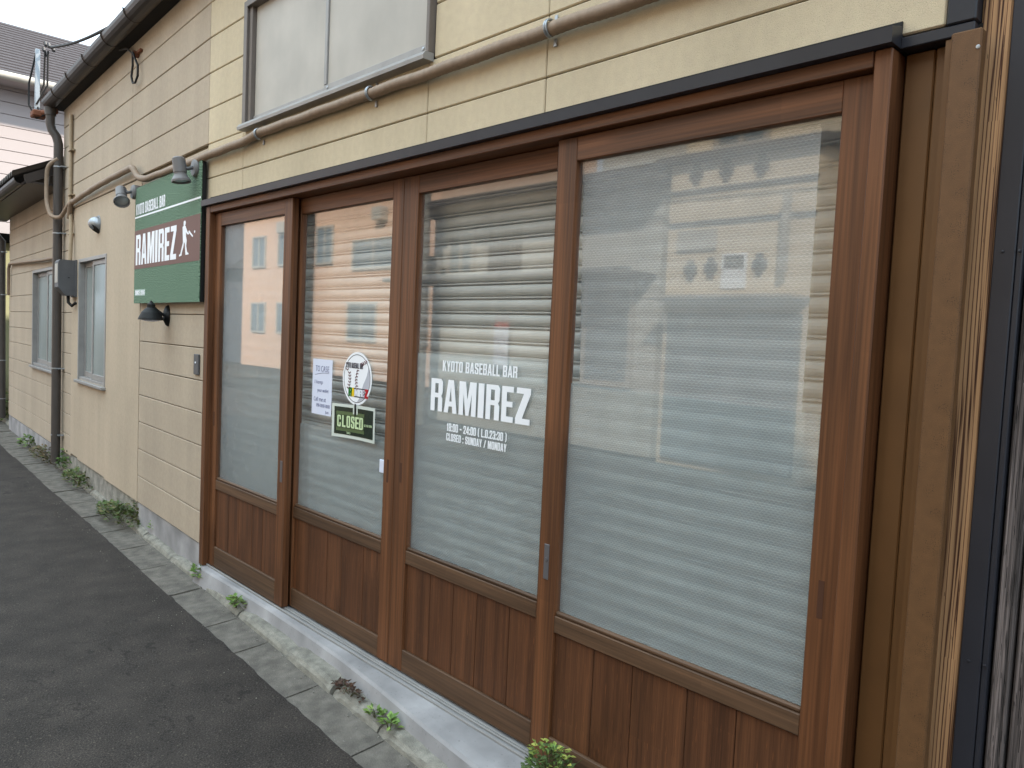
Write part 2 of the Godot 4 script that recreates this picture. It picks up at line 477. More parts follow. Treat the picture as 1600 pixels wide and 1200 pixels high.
func letters(called: String, text: String, width: float, height: float, centre: Vector3, m: Material, parent: Node, deep := 0.0006, font := "Droid Sans") -> MeshInstance3D:
	var f := SystemFont.new()
	f.font_names = PackedStringArray([font])
	var t := TextMesh.new()
	t.text = text
	t.font = f
	t.font_size = 48
	t.pixel_size = 0.01
	t.depth = 0.01
	t.curve_step = 4.0
	var bb := t.get_aabb()
	var sc := Vector3(width / bb.size.x, height / bb.size.y, deep / 0.01)
	return put(called, t, m, parent, centre - bb.get_center() * sc, Basis.from_scale(sc))

# ---------------------------------------------------------------- the scene
func _ready() -> void:
	rng.seed = 7
	var cam := Camera3D.new()
	cam.name = "camera"
	cam.position = Vector3(0, 1.48, 1.71)
	cam.rotation_degrees = Vector3(-3.36876, 46.07625, 2.61612)
	cam.fov = 53.7403
	cam.near = 0.05
	cam.far = 400.0
	add_child(cam)
	cam.current = true
	var env := Environment.new()
	env.background_mode = Environment.BG_SKY
	var sm := ProceduralSkyMaterial.new()
	sm.sky_top_color = Color(0.88, 0.955, 1.0)
	sm.sky_horizon_color = Color(0.34 * 0.80, 0.34 * 0.94, 0.34 * 1.08).linear_to_srgb()
	sm.sky_curve = 0.6
	sm.ground_horizon_color = Color(0.12, 0.12, 0.12).linear_to_srgb()
	sm.ground_bottom_color = Color(0.08, 0.08, 0.08).linear_to_srgb()
	sm.sky_energy_multiplier = 1.42
	sm.sun_angle_max = 1.0
	var sky := Sky.new()
	sky.sky_material = sm
	env.sky = sky
	env.tonemap_mode = Environment.TONE_MAPPER_LINEAR
	env.tonemap_exposure = 2.0
	env.sdfgi_enabled = true
	env.ssao_enabled = true
	env.ssil_enabled = true
	var we := WorldEnvironment.new()
	we.name = "environment"
	we.environment = env
	add_child(we)
	var sun := DirectionalLight3D.new()
	sun.name = "sun"
	sun.light_energy = 1.6
	sun.light_color = Color(1.0, 0.95, 0.88)
	sun.light_angular_distance = 2.0
	sun.shadow_enabled = true
	add_child(sun)
	sun.look_at_from_position(Vector3(0.5, 0.6, -0.75), Vector3.ZERO)
	textures()
	materials()
	ground()
	var bar := group("bar_building")
	tag(bar, "cream bar building with four dark wooden sliding doors and siding boards", "building")
	right_wall(bar)
	left_wall(bar)
	door_front(bar)
	annex()
	far_house()
	right_neighbour()
	fittings()
	opposite()
	weeds()

func kz(x: float) -> float: return 0.158 + 0.062 * (x + 2.08)      # foot of the kerb
func ez(x: float) -> float: return 0.30 + 0.046 * (x + 2.1)        # edge of the asphalt
const STEP := [[-4.30, 0.012], [-3.9, 0.006], [-3.4, 0.004], [-3.04, 0.012], [-2.7, 0.028], [-2.37, 0.056], [-2.02, 0.095], [-1.7, 0.122], [-0.4, 0.235]]

func ground() -> void:
	var m := MB.new()
	m.quad(Vector3(-150, -0.03, -150), Vector3(150, -0.03, -150), Vector3(150, -0.03, 150), Vector3(-150, -0.03, 150), Vector3.UP)
	tag(put("ground", m.mesh(), M.soil), "bare grey ground around the street", "ground", "", "structure")
	m = MB.new()
	var xe := -40.0
	var je := 0.0
	while xe < 12.0:
		var d := 0.06 if xe > -9.0 and xe < 0.5 else 0.5
		var jn := rng.randf_range(-0.005, 0.005)
		m.quad(Vector3(xe, 0.004, ez(xe) + je), Vector3(xe + d, 0.004, ez(xe + d) + jn), Vector3(xe + d, 0.004, 6.0), Vector3(xe, 0.004, 6.0), Vector3.UP)
		m.quad(Vector3(xe, 0.004, ez(xe) + je), Vector3(xe + d, 0.004, ez(xe + d) + jn), Vector3(xe + d, -0.02, ez(xe + d) + jn), Vector3(xe, -0.02, ez(xe) + je), Vector3(0, 0, -1))
		xe += d
		je = jn
	tag(put("road", m.mesh(), M.asphalt), "dark grey worn asphalt street in front of the bar", "road", "", "structure")
	# gutter slabs
	var gut := group("gutter")
	tag(gut, "mossy pale concrete gutter slabs between the asphalt and the kerb", "gutter", "", "structure")
	var x := -14.0
	while x < 0.6:
		var w := 0.52 + rng.randf_range(-0.03, 0.03)
		if x > -3.6: w = 0.53
		if x < -3.25 and x + w > -3.25 + 0.1: w = maxf(-3.25 - x, 0.2)
		var x1 := x + w - 0.005
		m = MB.new()
		var dy := rng.randf_range(-0.003, 0.003)
		var prof := [[0.0, 0.014], [0.35, 0.007], [1.0, 0.001]]
		for k in 2:
			for sgn in 1:
				var a0 = prof[k]; var a1 = prof[k + 1]
				m.quad(Vector3(x, a0[1] + dy, lerpf(kz(x), ez(x) + 0.012, a0[0])), Vector3(x1, a0[1] + dy, lerpf(kz(x1), ez(x1) + 0.012, a0[0])), Vector3(x1, a1[1] + dy, lerpf(kz(x1), ez(x1) + 0.012, a1[0])), Vector3(x, a1[1] + dy, lerpf(kz(x), ez(x) + 0.012, a1[0])), Vector3.UP)
		for e in [x, x1]:
			m.quad(Vector3(e, 0.014 + dy, kz(e)), Vector3(e, 0.003 + dy, ez(e) + 0.012), Vector3(e, -0.05, ez(e) + 0.012), Vector3(e, -0.05, kz(e)), Vector3(e - (x + x1) / 2, 0, 0))
		put("gutter_slab", m.mesh(), M.slab_concrete, gut)
		x += w
	var grit := MultiMesh.new()
	grit.transform_format = MultiMesh.TRANSFORM_3D
	var peb := SphereMesh.new()
	peb.radius = 0.5; peb.height = 0.7; peb.radial_segments = 7; peb.rings = 4
	peb.material = M.kerb_concrete
	grit.mesh = peb
	grit.instance_count = 420
	for i in 420:
		var gx := rng.randf_range(-9.0, -0.9)
		var gz := lerpf(kz(gx) + 0.006, ez(gx) + 0.15, pow(rng.randf(), 2.2))
		var gs := rng.randf_range(0.003, 0.008) * (1.0 if gz < kz(gx) + 0.06 else 0.7)
		grit.set_instance_transform(i, Transform3D(Basis(Vector3(rng.randf(), 1, rng.randf()).normalized(), rng.randf() * TAU).scaled(Vector3.ONE * gs), Vector3(gx, 0.014 if gz < kz(gx) + 0.05 else 0.006, gz)))
	var gm := MultiMeshInstance3D.new()
	gm.name = "gravel"
	gm.multimesh = grit
	gm.material_override = M.kerb_concrete
	add_child(gm)
	tag(gm, "fine grit and small stones lying in the gutter along the kerb", "gravel", "", "stuff")
	# kerb
	var kerb := group("kerb")
	tag(kerb, "low weathered concrete kerb along the foot of the wall", "kerb", "", "structure")
	x = -14.0
	while x < 0.6:
		var w := 0.58 + rng.randf_range(-0.06, 0.04)
		if x > -3.8: w = rng.randf_range(0.36, 0.6)
		var x1 := x + w - rng.randf_range(0.006, 0.014)
		m = MB.new()
		var yj := rng.randf_range(-0.006, 0.006)
		var zj := rng.randf_range(-0.005, 0.005)
		var n := 5
		var cut := func(xx: float, i: int) -> Array:
			var j := sin(xx * 37.0 + i) * 0.003
			var z0 := kz(xx) + zj
			var e := 0.012 if (i == 0 or i == n) else 0.0
			return [Vector3(xx, 0, z0 + 0.003), Vector3(xx, 0.030 + yj + j - e, z0 - 0.004 + j), Vector3(xx, 0.044 + yj + j - e, z0 - 0.014), Vector3(xx, 0.052 + yj + j - e, z0 - 0.032), Vector3(xx, 0.052 + yj - j - e, z0 - 0.13)]
		for i in n:
			var A: Array = cut.call(lerpf(x, x1, i / float(n)), i)
			var B: Array = cut.call(lerpf(x, x1, (i + 1) / float(n)), i + 1)
			for k in 4: m.quad(A[k], B[k], B[k + 1], A[k + 1], Vector3(0, 1, 0.4))
			if i == 0: m.quad(A[0], A[1], A[3], A[4], Vector3.LEFT)
			if i == n - 1: m.quad(B[0], B[1], B[3], B[4], Vector3.RIGHT)
		put("kerb_stone", m.mesh(), M.kerb_concrete, kerb)
		x += w
	# concrete step under the doors
	m = MB.new()
	for i in STEP.size() - 1:
		var a = STEP[i]; var b = STEP[i + 1]
		var ys := [[-0.02, 0.03], [0.098, 0.004], [0.108, -0.006], [0.112, -0.05]]
		for k in 3:
			m.quad(Vector3(a[0], ys[k][0], a[1] + ys[k][1]), Vector3(b[0], ys[k][0], b[1] + ys[k][1]), Vector3(b[0], ys[k + 1][0], b[1] + ys[k + 1][1]), Vector3(a[0], ys[k + 1][0], a[1] + ys[k + 1][1]), Vector3(0, 0.5, 1))
		m.quad(Vector3(a[0], 0.112, a[1] - 0.05), Vector3(b[0], 0.112, b[1] - 0.05), Vector3(b[0], 0.112, -0.5), Vector3(a[0], 0.112, -0.5), Vector3.UP)
	m.quad(Vector3(-4.3, 0, 0.03), Vector3(-4.3, 0.11, 0.006), Vector3(-4.3, 0.112, -0.3), Vector3(-4.3, 0, -0.3), Vector3.LEFT)
	var st := put("concrete_step", m.mesh(), M.step_concrete)
	tag(st, "pale concrete door step widening towards the right, under the sliding doors", "step")

# ---------------------------------------------------------------- walls of the bar
func boards(wall: Node3D, xs: Array, ys: Array, m: Material, z0: float, z1: float) -> void:
	# siding boards between the joints xs and the courses ys
	for j in ys.size() - 1:
		for i in xs.size() - 1:
			bx("siding_panel", Vector3(xs[i] + 0.0015, ys[j] + 0.002, z0), Vector3(xs[i + 1] - 0.0015, ys[j + 1] - 0.002, z1 + rng.randf_range(-0.0006, 0.0006)), m, wall, 0.0035)

func right_wall(bar: Node3D) -> void:
	var m := MB.new()
	m.box(Vector3(-4.37, 2.166, -0.25), Vector3(-2.302, 2.506, -0.05))
	m.box(Vector3(-2.302, 2.166, -0.251), Vector3(-0.512, 3.6, -0.05))
	m.box(Vector3(-4.37, 2.506, -0.25), Vector3(-3.873, 3.6, -0.05))
	m.box(Vector3(-3.873, 3.135, -0.25), Vector3(-2.302, 3.6, -0.05))
	m.box(Vector3(-4.37, 0.0, -0.25), Vector3(-4.305, 2.166, -0.05))
	var wall := put("wall", m.mesh(), M.joint, bar)
	boards(wall, [-4.37, -3.91, -2.33, -1.717, -0.562], [2.168, 2.308, 2.501], M.siding, -0.05, -0.03)
	boards(wall, [-4.37, -3.876], [2.501, 2.697, 2.894, 3.09, 3.284, 3.48], M.siding, -0.05, -0.03)
	boards(wall, [-2.300, -1.717, -0.562], [2.501, 2.697, 2.894, 3.09, 3.284, 3.48], M.siding, -0.05, -0.03)
	boards(wall, [-3.876, -2.300], [3.138, 3.284, 3.48], M.siding, -0.05, -0.03)
	boards(wall, [-4.37, -4.306], [0.206, 0.395, 0.587, 0.78, 0.97, 1.158, 1.348, 1.54, 1.735, 1.93, 2.12, 2.168], M.siding, -0.05, -0.03)
	# upper window, closed with two metal panels
	var w := group("upper_window", bar)
	m = MB.new()
	m.box(Vector3(-3.873, 2.52, -0.12), Vector3(-3.835, 3.135, 0.0), 0.002)
	m.box(Vector3(-3.835, 3.10, -0.12), Vector3(-2.302, 3.135, 0.004), 0.002)
	m.box(Vector3(-3.83, 2.52, -0.10), Vector3(-3.80, 3.10, -0.012), 0.002)
	m.box(Vector3(-2.322, 2.52, -0.12), Vector3(-2.303, 3.10, -0.004), 0.002)
	put("frame", m.mesh(), mat("bronze", Color(0.50, 0.46, 0.43), 0.5, "metal", "", Vector3.ONE), w)
	m = MB.new()
	m.extrude([Vector2(2.49, -0.03), Vector2(2.49, 0.018), Vector2(2.504, 0.02), Vector2(2.520, 0.008), Vector2(2.52, -0.03)], -3.885, -2.302, true, true)
	put("sill", m.mesh(), M.aluminium, w)
	bx("metal_panel", Vector3(-3.797, 2.556, -0.05), Vector3(-3.07, 3.1, -0.034), M.shutter_panel, w)
	bx("metal_panel", Vector3(-3.045, 2.556, -0.035), Vector3(-2.324, 3.1, -0.019), M.shutter_panel, w)
	for r in [[-3.797, -3.07, -0.05, -0.028], [-3.068, -2.324, -0.035, -0.012]]:
		bx("bottom_rail", Vector3(r[0], 2.521, r[2]), Vector3(r[1], 2.556, r[3]), M.aluminium, w)
	bx("meeting_stile", Vector3(-3.068, 2.557, -0.036), Vector3(-3.046, 3.1, -0.011), M.aluminium, w)
	for sx in [-3.035, -2.345]:
		var sc := MB.new()
		sc.lathe([Vector2(0.008, 0), Vector2(0.008, 0.002), Vector2(0.004, 0.004), Vector2(0, 0.004)], Transform3D(Basis(Vector3.RIGHT, PI / 2), Vector3(sx, 2.54, -0.012)), 10)
		put("screw", sc.mesh(), M.galvanised, w)
	# flashing over the doors
	m = MB.new()
	m.extrude([Vector2(2.141, -0.048), Vector2(2.141, 0.025), Vector2(2.173, 0.027), Vector2(2.190, -0.029), Vector2(2.190, -0.048)], -4.315, -0.647, true, true)
	put("door_flashing", m.mesh(), M.dark_steel, bar)
	bx("sealant_strip", Vector3(-4.315, 2.1905, -0.03), Vector3(-0.647, 2.1985, -0.026), M.black, bar, 0.0)
	# dark trim over the brown cladding, and the corner trim
	m = MB.new()
	m.box(Vector3(-0.648, 2.140, -0.075), Vector3(-0.507, 2.164, -0.026), 0.002)
	put("soffit_trim", m.mesh(), M.dark_steel, bar)
	bx("corner_trim", Vector3(-0.560, 2.166, -0.085), Vector3(-0.5055, 3.6, -0.024), M.dark_steel, bar, 0.003)

func left_wall(bar: Node3D) -> void:
	var m := MB.new()
	m.box(Vector3(-3.95, 2.012, -0.2), Vector3(0.0, 3.6, -0.02))
	m.box(Vector3(-2.24, 0.0, -0.2), Vector3(0.0, 2.012, -0.0205))
	m.box(Vector3(-3.95, 0.0, -0.2), Vector3(-3.21, 2.012, -0.0205))
	m.box(Vector3(-3.21, 0.0, -0.2), Vector3(-2.24, 0.95, -0.021))
	m.box(Vector3(-3.95, 0.0, -6.0), Vector3(-3.75, 3.6, -0.2))
	var wall := put("wall", m.mesh(), M.joint, bar, BEND, LB)
	var low := [0.206, 0.395, 0.587, 0.78, 0.97, 1.158, 1.348, 1.54, 1.735, 1.93, 2.12, 2.31, 2.484]
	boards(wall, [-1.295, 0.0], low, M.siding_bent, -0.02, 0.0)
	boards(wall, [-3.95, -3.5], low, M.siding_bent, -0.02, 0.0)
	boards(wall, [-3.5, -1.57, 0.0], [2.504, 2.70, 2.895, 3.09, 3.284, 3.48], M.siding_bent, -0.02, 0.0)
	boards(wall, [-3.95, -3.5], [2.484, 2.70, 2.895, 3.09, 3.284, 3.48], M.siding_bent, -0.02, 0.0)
	m = MB.new()
	m.box(Vector3(-2.24, 0.21, -0.02), Vector3(-1.297, 2.48, 0.003))
	m.box(Vector3(-3.498, 0.24, -0.02), Vector3(-3.21, 2.48, 0.003))
	m.box(Vector3(-3.21, 2.012, -0.02), Vector3(-2.24, 2.48, 0.003))
	m.box(Vector3(-3.21, 0.225, -0.02), Vector3(-2.24, 0.95, 0.003))
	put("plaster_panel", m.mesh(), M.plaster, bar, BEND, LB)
	m = MB.new()
	m.box(Vector3(-3.5, 2.485, -0.02), Vector3(-1.3, 2.502, 0.012), 0.003)
	put("ledge", m.mesh(), M.siding_bent, bar, BEND, LB)
	m = MB.new()
	m.box(Vector3(-1.296, -0.05, -0.19), Vector3(0.05, 0.202, -0.008), 0.003)
	put("foundation", m.mesh(), M.step_concrete, bar, BEND, LB)
	m = MB.new()
	m.box(Vector3(-3.95, -0.05, -0.19), Vector3(-1.3, 0.215, -0.010), 0.003)
	put("foundation", m.mesh(), M.concrete, bar, BEND, LB)
	window_unit(bar, "narrow_window", -3.21, -2.24, 0.95, 2.012, 0.47, BEND, LB)
	# eave: soffit and half round gutter
	m = MB.new()
	m.box(Vector3(-4.0, 3.455, -0.02), Vector3(0.4, 3.475, 0.10))
	m.box(Vector3(-4.0, 3.475, 0.05), Vector3(0.4, 3.58, 0.062))
	put("soffit", m.mesh(), M.dark, bar, BEND, LB)
	m = MB.new()
	m.box(Vector3(-0.2, 3.456, -0.02), Vector3(4.2, 3.476, 0.08))
	m.box(Vector3(-0.2, 3.475, 0.05), Vector3(4.2, 3.58, 0.062))
	put("soffit", m.mesh(), M.dark, bar, BEND)
	m = MB.new()
	m.quad(Vector3(-4.02, 3.56, 0.14), Vector3(0.4, 3.56, 0.14), Vector3(0.4, 5.2, -4.0), Vector3(-4.02, 5.2, -4.0), Vector3.UP)
	put("roof", m.mesh(), M.roof_tile, bar, BEND, LB)
	m = MB.new()
	m.quad(Vector3(-4.6, 3.58, 0.11), Vector3(-0.45, 3.58, 0.11), Vector3(-0.45, 5.2, -4.0), Vector3(-4.6, 5.2, -4.0), Vector3.UP)
	m.quad(Vector3(-8.8, 5.2, -4.0), Vector3(-0.45, 5.2, -4.0), Vector3(-0.45, 3.4, -8.2), Vector3(-8.8, 3.4, -8.2), Vector3.UP)
	put("roof", m.mesh(), M.roof_tile, bar)
	bx("rear_wall", Vector3(-8.3, 0.0, -8.0), Vector3(-0.52, 3.5, -7.9), M.plaster, bar)
	bx("end_wall", Vector3(-0.62, 0.0, -7.9), Vector3(-0.52, 3.45, -0.4), M.plaster, bar)
	for k in 2:
		var gt := MB.new()
		var prof := []
		for i in 11:
			var t := PI * i / 10.0
			prof.append(Vector2(3.515 - 0.07 * sin(t), 0.115 + 0.068 * cos(t)))
		for i in 11:
			var t := PI - PI * i / 10.0
			prof.append(Vector2(3.517 - 0.066 * sin(t), 0.115 + 0.064 * cos(t)))
		gt.extrude(prof, -3.98 if k == 0 else 0.0, 0.0 if k == 0 else 4.2, true)
		if k == 0:
			for i in 10: gt.tri(Vector3(-3.98, 3.515, 0.115), Vector3(-3.98, prof[i].x, prof[i].y), Vector3(-3.98, prof[i + 1].x, prof[i + 1].y), Vector3.LEFT)
		var gi := put("rain_gutter", gt.mesh(), M.gutter, bar, BEND, LB if k == 0 else Basis())
		if k == 0:
			for s in [0.5, 1.1, 1.7, 2.3, 2.9, 3.5]:
				var br := MB.new()
				var pts := []
				for i in 9: pts.append(Vector3(-s, 3.52 - 0.074 * sin(PI * i / 8.0), 0.115 + 0.073 * cos(PI * i / 8.0)))
				br.tube(pts, 0.005, 6)
				put("gutter_bracket", br.mesh(), M.gutter, gi)

func window_unit(owner: Node3D, called: String, x0: float, x1: float, y0: float, y1: float, mid: float, at: Vector3, ba: Basis) -> void:
	var w := group(called, owner, at, ba)
	var m := MB.new()
	m.box(Vector3(x0, y0, -0.10), Vector3(x0 + 0.03, y1, 0.010), 0.002)
	m.box(Vector3(x1 - 0.03, y0, -0.10), Vector3(x1, y1, 0.008), 0.002)
	m.box(Vector3(x0 + 0.03, y1 - 0.03, -0.10), Vector3(x1 - 0.03, y1, 0.010), 0.002)
	m.box(Vector3(x0 + 0.03, y0, -0.10), Vector3(x1 - 0.03, y0 + 0.025, -0.002), 0.002)
	put("frame", m.mesh(), M.aluminium, w)
	m = MB.new()
	m.box(Vector3(x0 - 0.02, y0 - 0.026, -0.02), Vector3(x1 + 0.02, y0 - 0.002, 0.035), 0.003)
	put("sill", m.mesh(), M.aluminium, w)
	var xm := lerpf(x0, x1, mid)
	var k := 0
	for r in [[x0 + 0.03, xm + 0.02, -0.050], [xm - 0.02, x1 - 0.03, -0.022]]:
		var sash := MB.new()
		sash.box(Vector3(r[0], y0 + 0.026, r[2] - 0.012), Vector3(r[0] + 0.035, y1 - 0.031, r[2] + 0.012), 0.002)
		sash.box(Vector3(r[1] - 0.035, y0 + 0.026, r[2] - 0.012), Vector3(r[1], y1 - 0.031, r[2] + 0.012), 0.002)
		sash.box(Vector3(r[0] + 0.035, y0 + 0.026, r[2] - 0.011), Vector3(r[1] - 0.035, y0 + 0.075, r[2] + 0.011), 0.002)
		sash.box(Vector3(r[0] + 0.035, y1 - 0.07, r[2] - 0.011), Vector3(r[1] - 0.035, y1 - 0.031, r[2] + 0.011), 0.002)
		put("sash", sash.mesh(), M.aluminium, w)
		bx("pane", Vector3(r[0] + 0.035, y0 + 0.075, r[2] - 0.003), Vector3(r[1] - 0.035, y1 - 0.07, r[2] + 0.003), M.frosted, w, 0.0)
		k += 1
	bx("backing", Vector3(x0, y0, -0.12), Vector3(x1, y1, -0.101), M.dark, w, 0.0)

# ---------------------------------------------------------------- doors
func door_front(bar: Node3D) -> void:
	var df := group("door_frame", bar)
	wood("jamb", Vector3(-4.303, 0.113, -0.115), Vector3(-4.250, 2.14, 0.0), M.door_wood, df, 1, 0.003)
	wood("jamb", Vector3(-0.691, 0.113, -0.115), Vector3(-0.653, 2.14, 0.0), M.door_wood, df, 1, 0.003)
	wood("header", Vector3(-4.248, 2.105, -0.115), Vector3(-0.693, 2.1405, -0.001), M.door_wood, df, 0, 0.002)
	bx("lintel", Vector3(-4.3, 2.142, -0.5), Vector3(-0.5, 2.165, -0.052), M.dark, df, 0.0)
	var tr := MB.new()
	for z in [-0.026, -0.050, -0.062, -0.092]: tr.box(Vector3(-4.25, 0.1125, z - 0.004), Vector3(-0.69, 0.121, z + 0.004), 0.001)
	put("track", tr.mesh(), M.aluminium, df)
	# the roller shutter behind
	var rs := group("roller_shutter", bar)
	var p := [Vector2(0.0, -0.010), Vector2(0.001, 0.002), Vector2(0.006, 0.0065), Vector2(0.012, 0.0098), Vector2(0.020, 0.0112), Vector2(0.028, 0.0098), Vector2(0.034, 0.0065), Vector2(0.0385, 0.002), Vector2(0.0395, -0.012), Vector2(0.0430, -0.012), Vector2(0.0436, 0.005), Vector2(0.0455, 0.008), Vector2(0.0485, 0.008), Vector2(0.050, 0.005), Vector2(0.0507, -0.010), Vector2(0.0543, -0.010)]
	var sl := MB.new()
	sl.extrude(p, -4.25, -0.6)
	var sm := sl.mesh()
	for k in 37: put("slat", sm, M.slat, rs, Vector3(0, 0.118 + 0.0543 * k, -0.20))
	var bk := MB.new()
	bk.box(Vector3(-4.3, 0.113, -0.26), Vector3(-0.5, 2.14, -0.22))
	put("backing", bk.mesh(), M.dark, rs)
	var sd := MB.new()
	sd.box(Vector3(-4.3, 0.113, -0.219), Vector3(-4.255, 2.14, -0.116))
	sd.box(Vector3(-0.65, 0.113, -0.219), Vector3(-0.60, 2.14, -0.116))
	put("side_guide", sd.mesh(), M.dark, rs)
	# four doors: outer left, inner left, inner right, outer right
	door(bar, -4.250, -3.355, 0.080, 0.080, -0.03, 0.238, 0)
	door(bar, -3.425, -2.522, 0.072, 0.075, -0.075, 0.212, 1)
	door(bar, -2.520, -1.610, 0.095, 0.080, -0.075, 0.212, 2)
	door(bar, -1.648, -0.692, 0.079, 0.075, -0.03, 0.225, 3)

func door(bar: Node3D, x0: float, x1: float, ls: float, rs: float, zf: float, yb: float, idx: int) -> void:
	var d := group("sliding_door", bar)
	d.set_meta("label", ["leftmost wooden door with hazy film over its whole pane", "wooden door carrying the closed sign and the baseball sticker", "wooden door with the white bar lettering", "rightmost wooden door with a sheet of bubble film behind its pane"][idx])
	var zb := zf - 0.034
	var gl := x0 + ls
	var gr := x1 - rs
	wood("stile", Vector3(x0, 0.123, zb), Vector3(gl, 2.102, zf), M.door_wood, d)
	wood("stile", Vector3(gr, 0.123, zb), Vector3(x1, 2.102, zf), M.door_wood, d)
	wood("top_rail", Vector3(gl, 2.03, zb + 0.001), Vector3(gr, 2.102, zf - 0.001), M.door_wood, d, 0)
	wood("middle_rail", Vector3(gl, 0.565, zb + 0.001), Vector3(gr, 0.618, zf - 0.0015), M.rail_wood, d, 0)
	wood("glazing_bead", Vector3(gl, 0.6185, zf - 0.022), Vector3(gr, 0.632, zf - 0.006), M.rail_wood, d, 0, 0.004)
	wood("bottom_rail", Vector3(gl, 0.123, zb + 0.001), Vector3(gr, yb, zf - 0.001), M.rail_wood, d, 0)
	var n := 5
	var xs := [gl]
	for k in range(1, n): xs.append(lerpf(gl, gr, (k + rng.randf_range(-0.12, 0.12)) / n))
	xs.append(gr)
	for k in n:
		var pl := wood("plank", Vector3(xs[k] + 0.0008, yb, zf - 0.024 + rng.randf_range(-0.0006, 0.0006)), Vector3(xs[k + 1] - 0.0008, 0.565, zf - 0.011 + rng.randf_range(-0.0006, 0.0006)), M.plank_wood, d, 1, 0.0018)
		if k % 2 == 1:
			if not M.has("plank_b"):
				M.plank_b = M.plank_wood.duplicate()
				M.plank_b.albedo_color = Color(0.505, 0.332, 0.22)
			pl.material_override = M.plank_b
	bx("backing_board", Vector3(gl, yb, zb + 0.002), Vector3(gr, 0.565, zb + 0.006), M.recess, d, 0.0)
	bx("pane", Vector3(gl - 0.002, 0.63, zf - 0.020), Vector3(gr + 0.002, 2.032, zf - 0.015), M.glass, d, 0.0)
	var zfi := zf - 0.026
	match idx:
		0: film(d, [Vector2(gl, 0.62), Vector2(gr, 0.62), Vector2(gr, 2.03), Vector2(gl, 2.03)], zfi, M.film)
		1: film(d, [Vector2(gl, 0.62), Vector2(gr, 0.62), Vector2(gr, 1.030), Vector2(gl, 1.028)], zfi, M.film)
		2: film(d, [Vector2(gl, 0.62), Vector2(gr, 0.62), Vector2(gr, 1.420), Vector2(gl, 1.412)], zfi, M.film)
		3:
			film(d, [Vector2(gl, 0.62), Vector2(gr, 0.62), Vector2(gr, 1.335), Vector2(gl, 1.352)], zfi, M.film)
			film(d, [Vector2(gl + 0.03, 1.345), Vector2(-0.828, 1.335), Vector2(-0.826, 2.02), Vector2(gl + 0.001, 2.03)], zfi - 0.006, M.bubble_film)
	# finger pulls
	var pulls: Array = [[[-4.205, 0.92, 1.0, 0], [-3.395, 0.735, 0.84, 1]], [[-2.566, 0.87, 0.965, 0]], [[-2.474, 0.885, 0.965, 0]], [[-1.612, 0.725, 0.838, 2], [-0.737, 0.862, 0.952, 0]]][idx]
	for q in pulls:
		var m := MB.new()
		if q[3] == 0:
			m.box(Vector3(q[0] - 0.007, q[1], zf - 0.0005), Vector3(q[0] + 0.007, q[2], zf + 0.0006))
			put("finger_pull", m.mesh(), M.recess, d)
		else:
			m.box(Vector3(q[0] - 0.011, q[1], zf - 0.0005), Vector3(q[0] + 0.011, q[2], zf + 0.002), 0.001)
			if q[3] == 2: m.lathe([Vector2(0.006, 0), Vector2(0.006, 0.004), Vector2(0.0, 0.004)], Transform3D(Basis(Vector3.RIGHT, PI / 2), Vector3(q[0], 0.79, zf + 0.001)), 10)
			put("lock_plate" if q[3] == 2 else "finger_pull", m.mesh(), M.worn_metal, d)
	if idx == 1:
		bx("window_catch", Vector3(-2.640, 0.90, zf - 0.0145), Vector3(-2.600, 0.955, zf - 0.008), M.paper, d, 0.002)
	if idx == 2:
		var z := zf - 0.0135
		block("lettering", "KYOTO BASEBALL BAR", 0.405, 0.040, Vector3(-2.046, 1.369, z), M.white_print, d)
		block("lettering", "RAMIREZ", 0.540, 0.124, Vector3(-2.044, 1.256, z), M.white_print, d)
		block("lettering", "18:00 - 24:00 ( L.O.23:30 )", 0.328, 0.030, Vector3(-2.046, 1.1405, z), M.white_print, d)
		block("lettering", "CLOSED : SUNDAY / MONDAY", 0.330, 0.028, Vector3(-2.046, 1.1035, z), M.white_print, d)

func film(d: Node3D, q: Array, z: float, m: Material) -> void:
	var b := MB.new()
	b.quad(Vector3(q[0].x, q[0].y, z), Vector3(q[1].x, q[1].y, z), Vector3(q[2].x, q[2].y, z), Vector3(q[3].x, q[3].y, z), Vector3(0, 0, 1))
	put("window_film", b.mesh(), m, d)

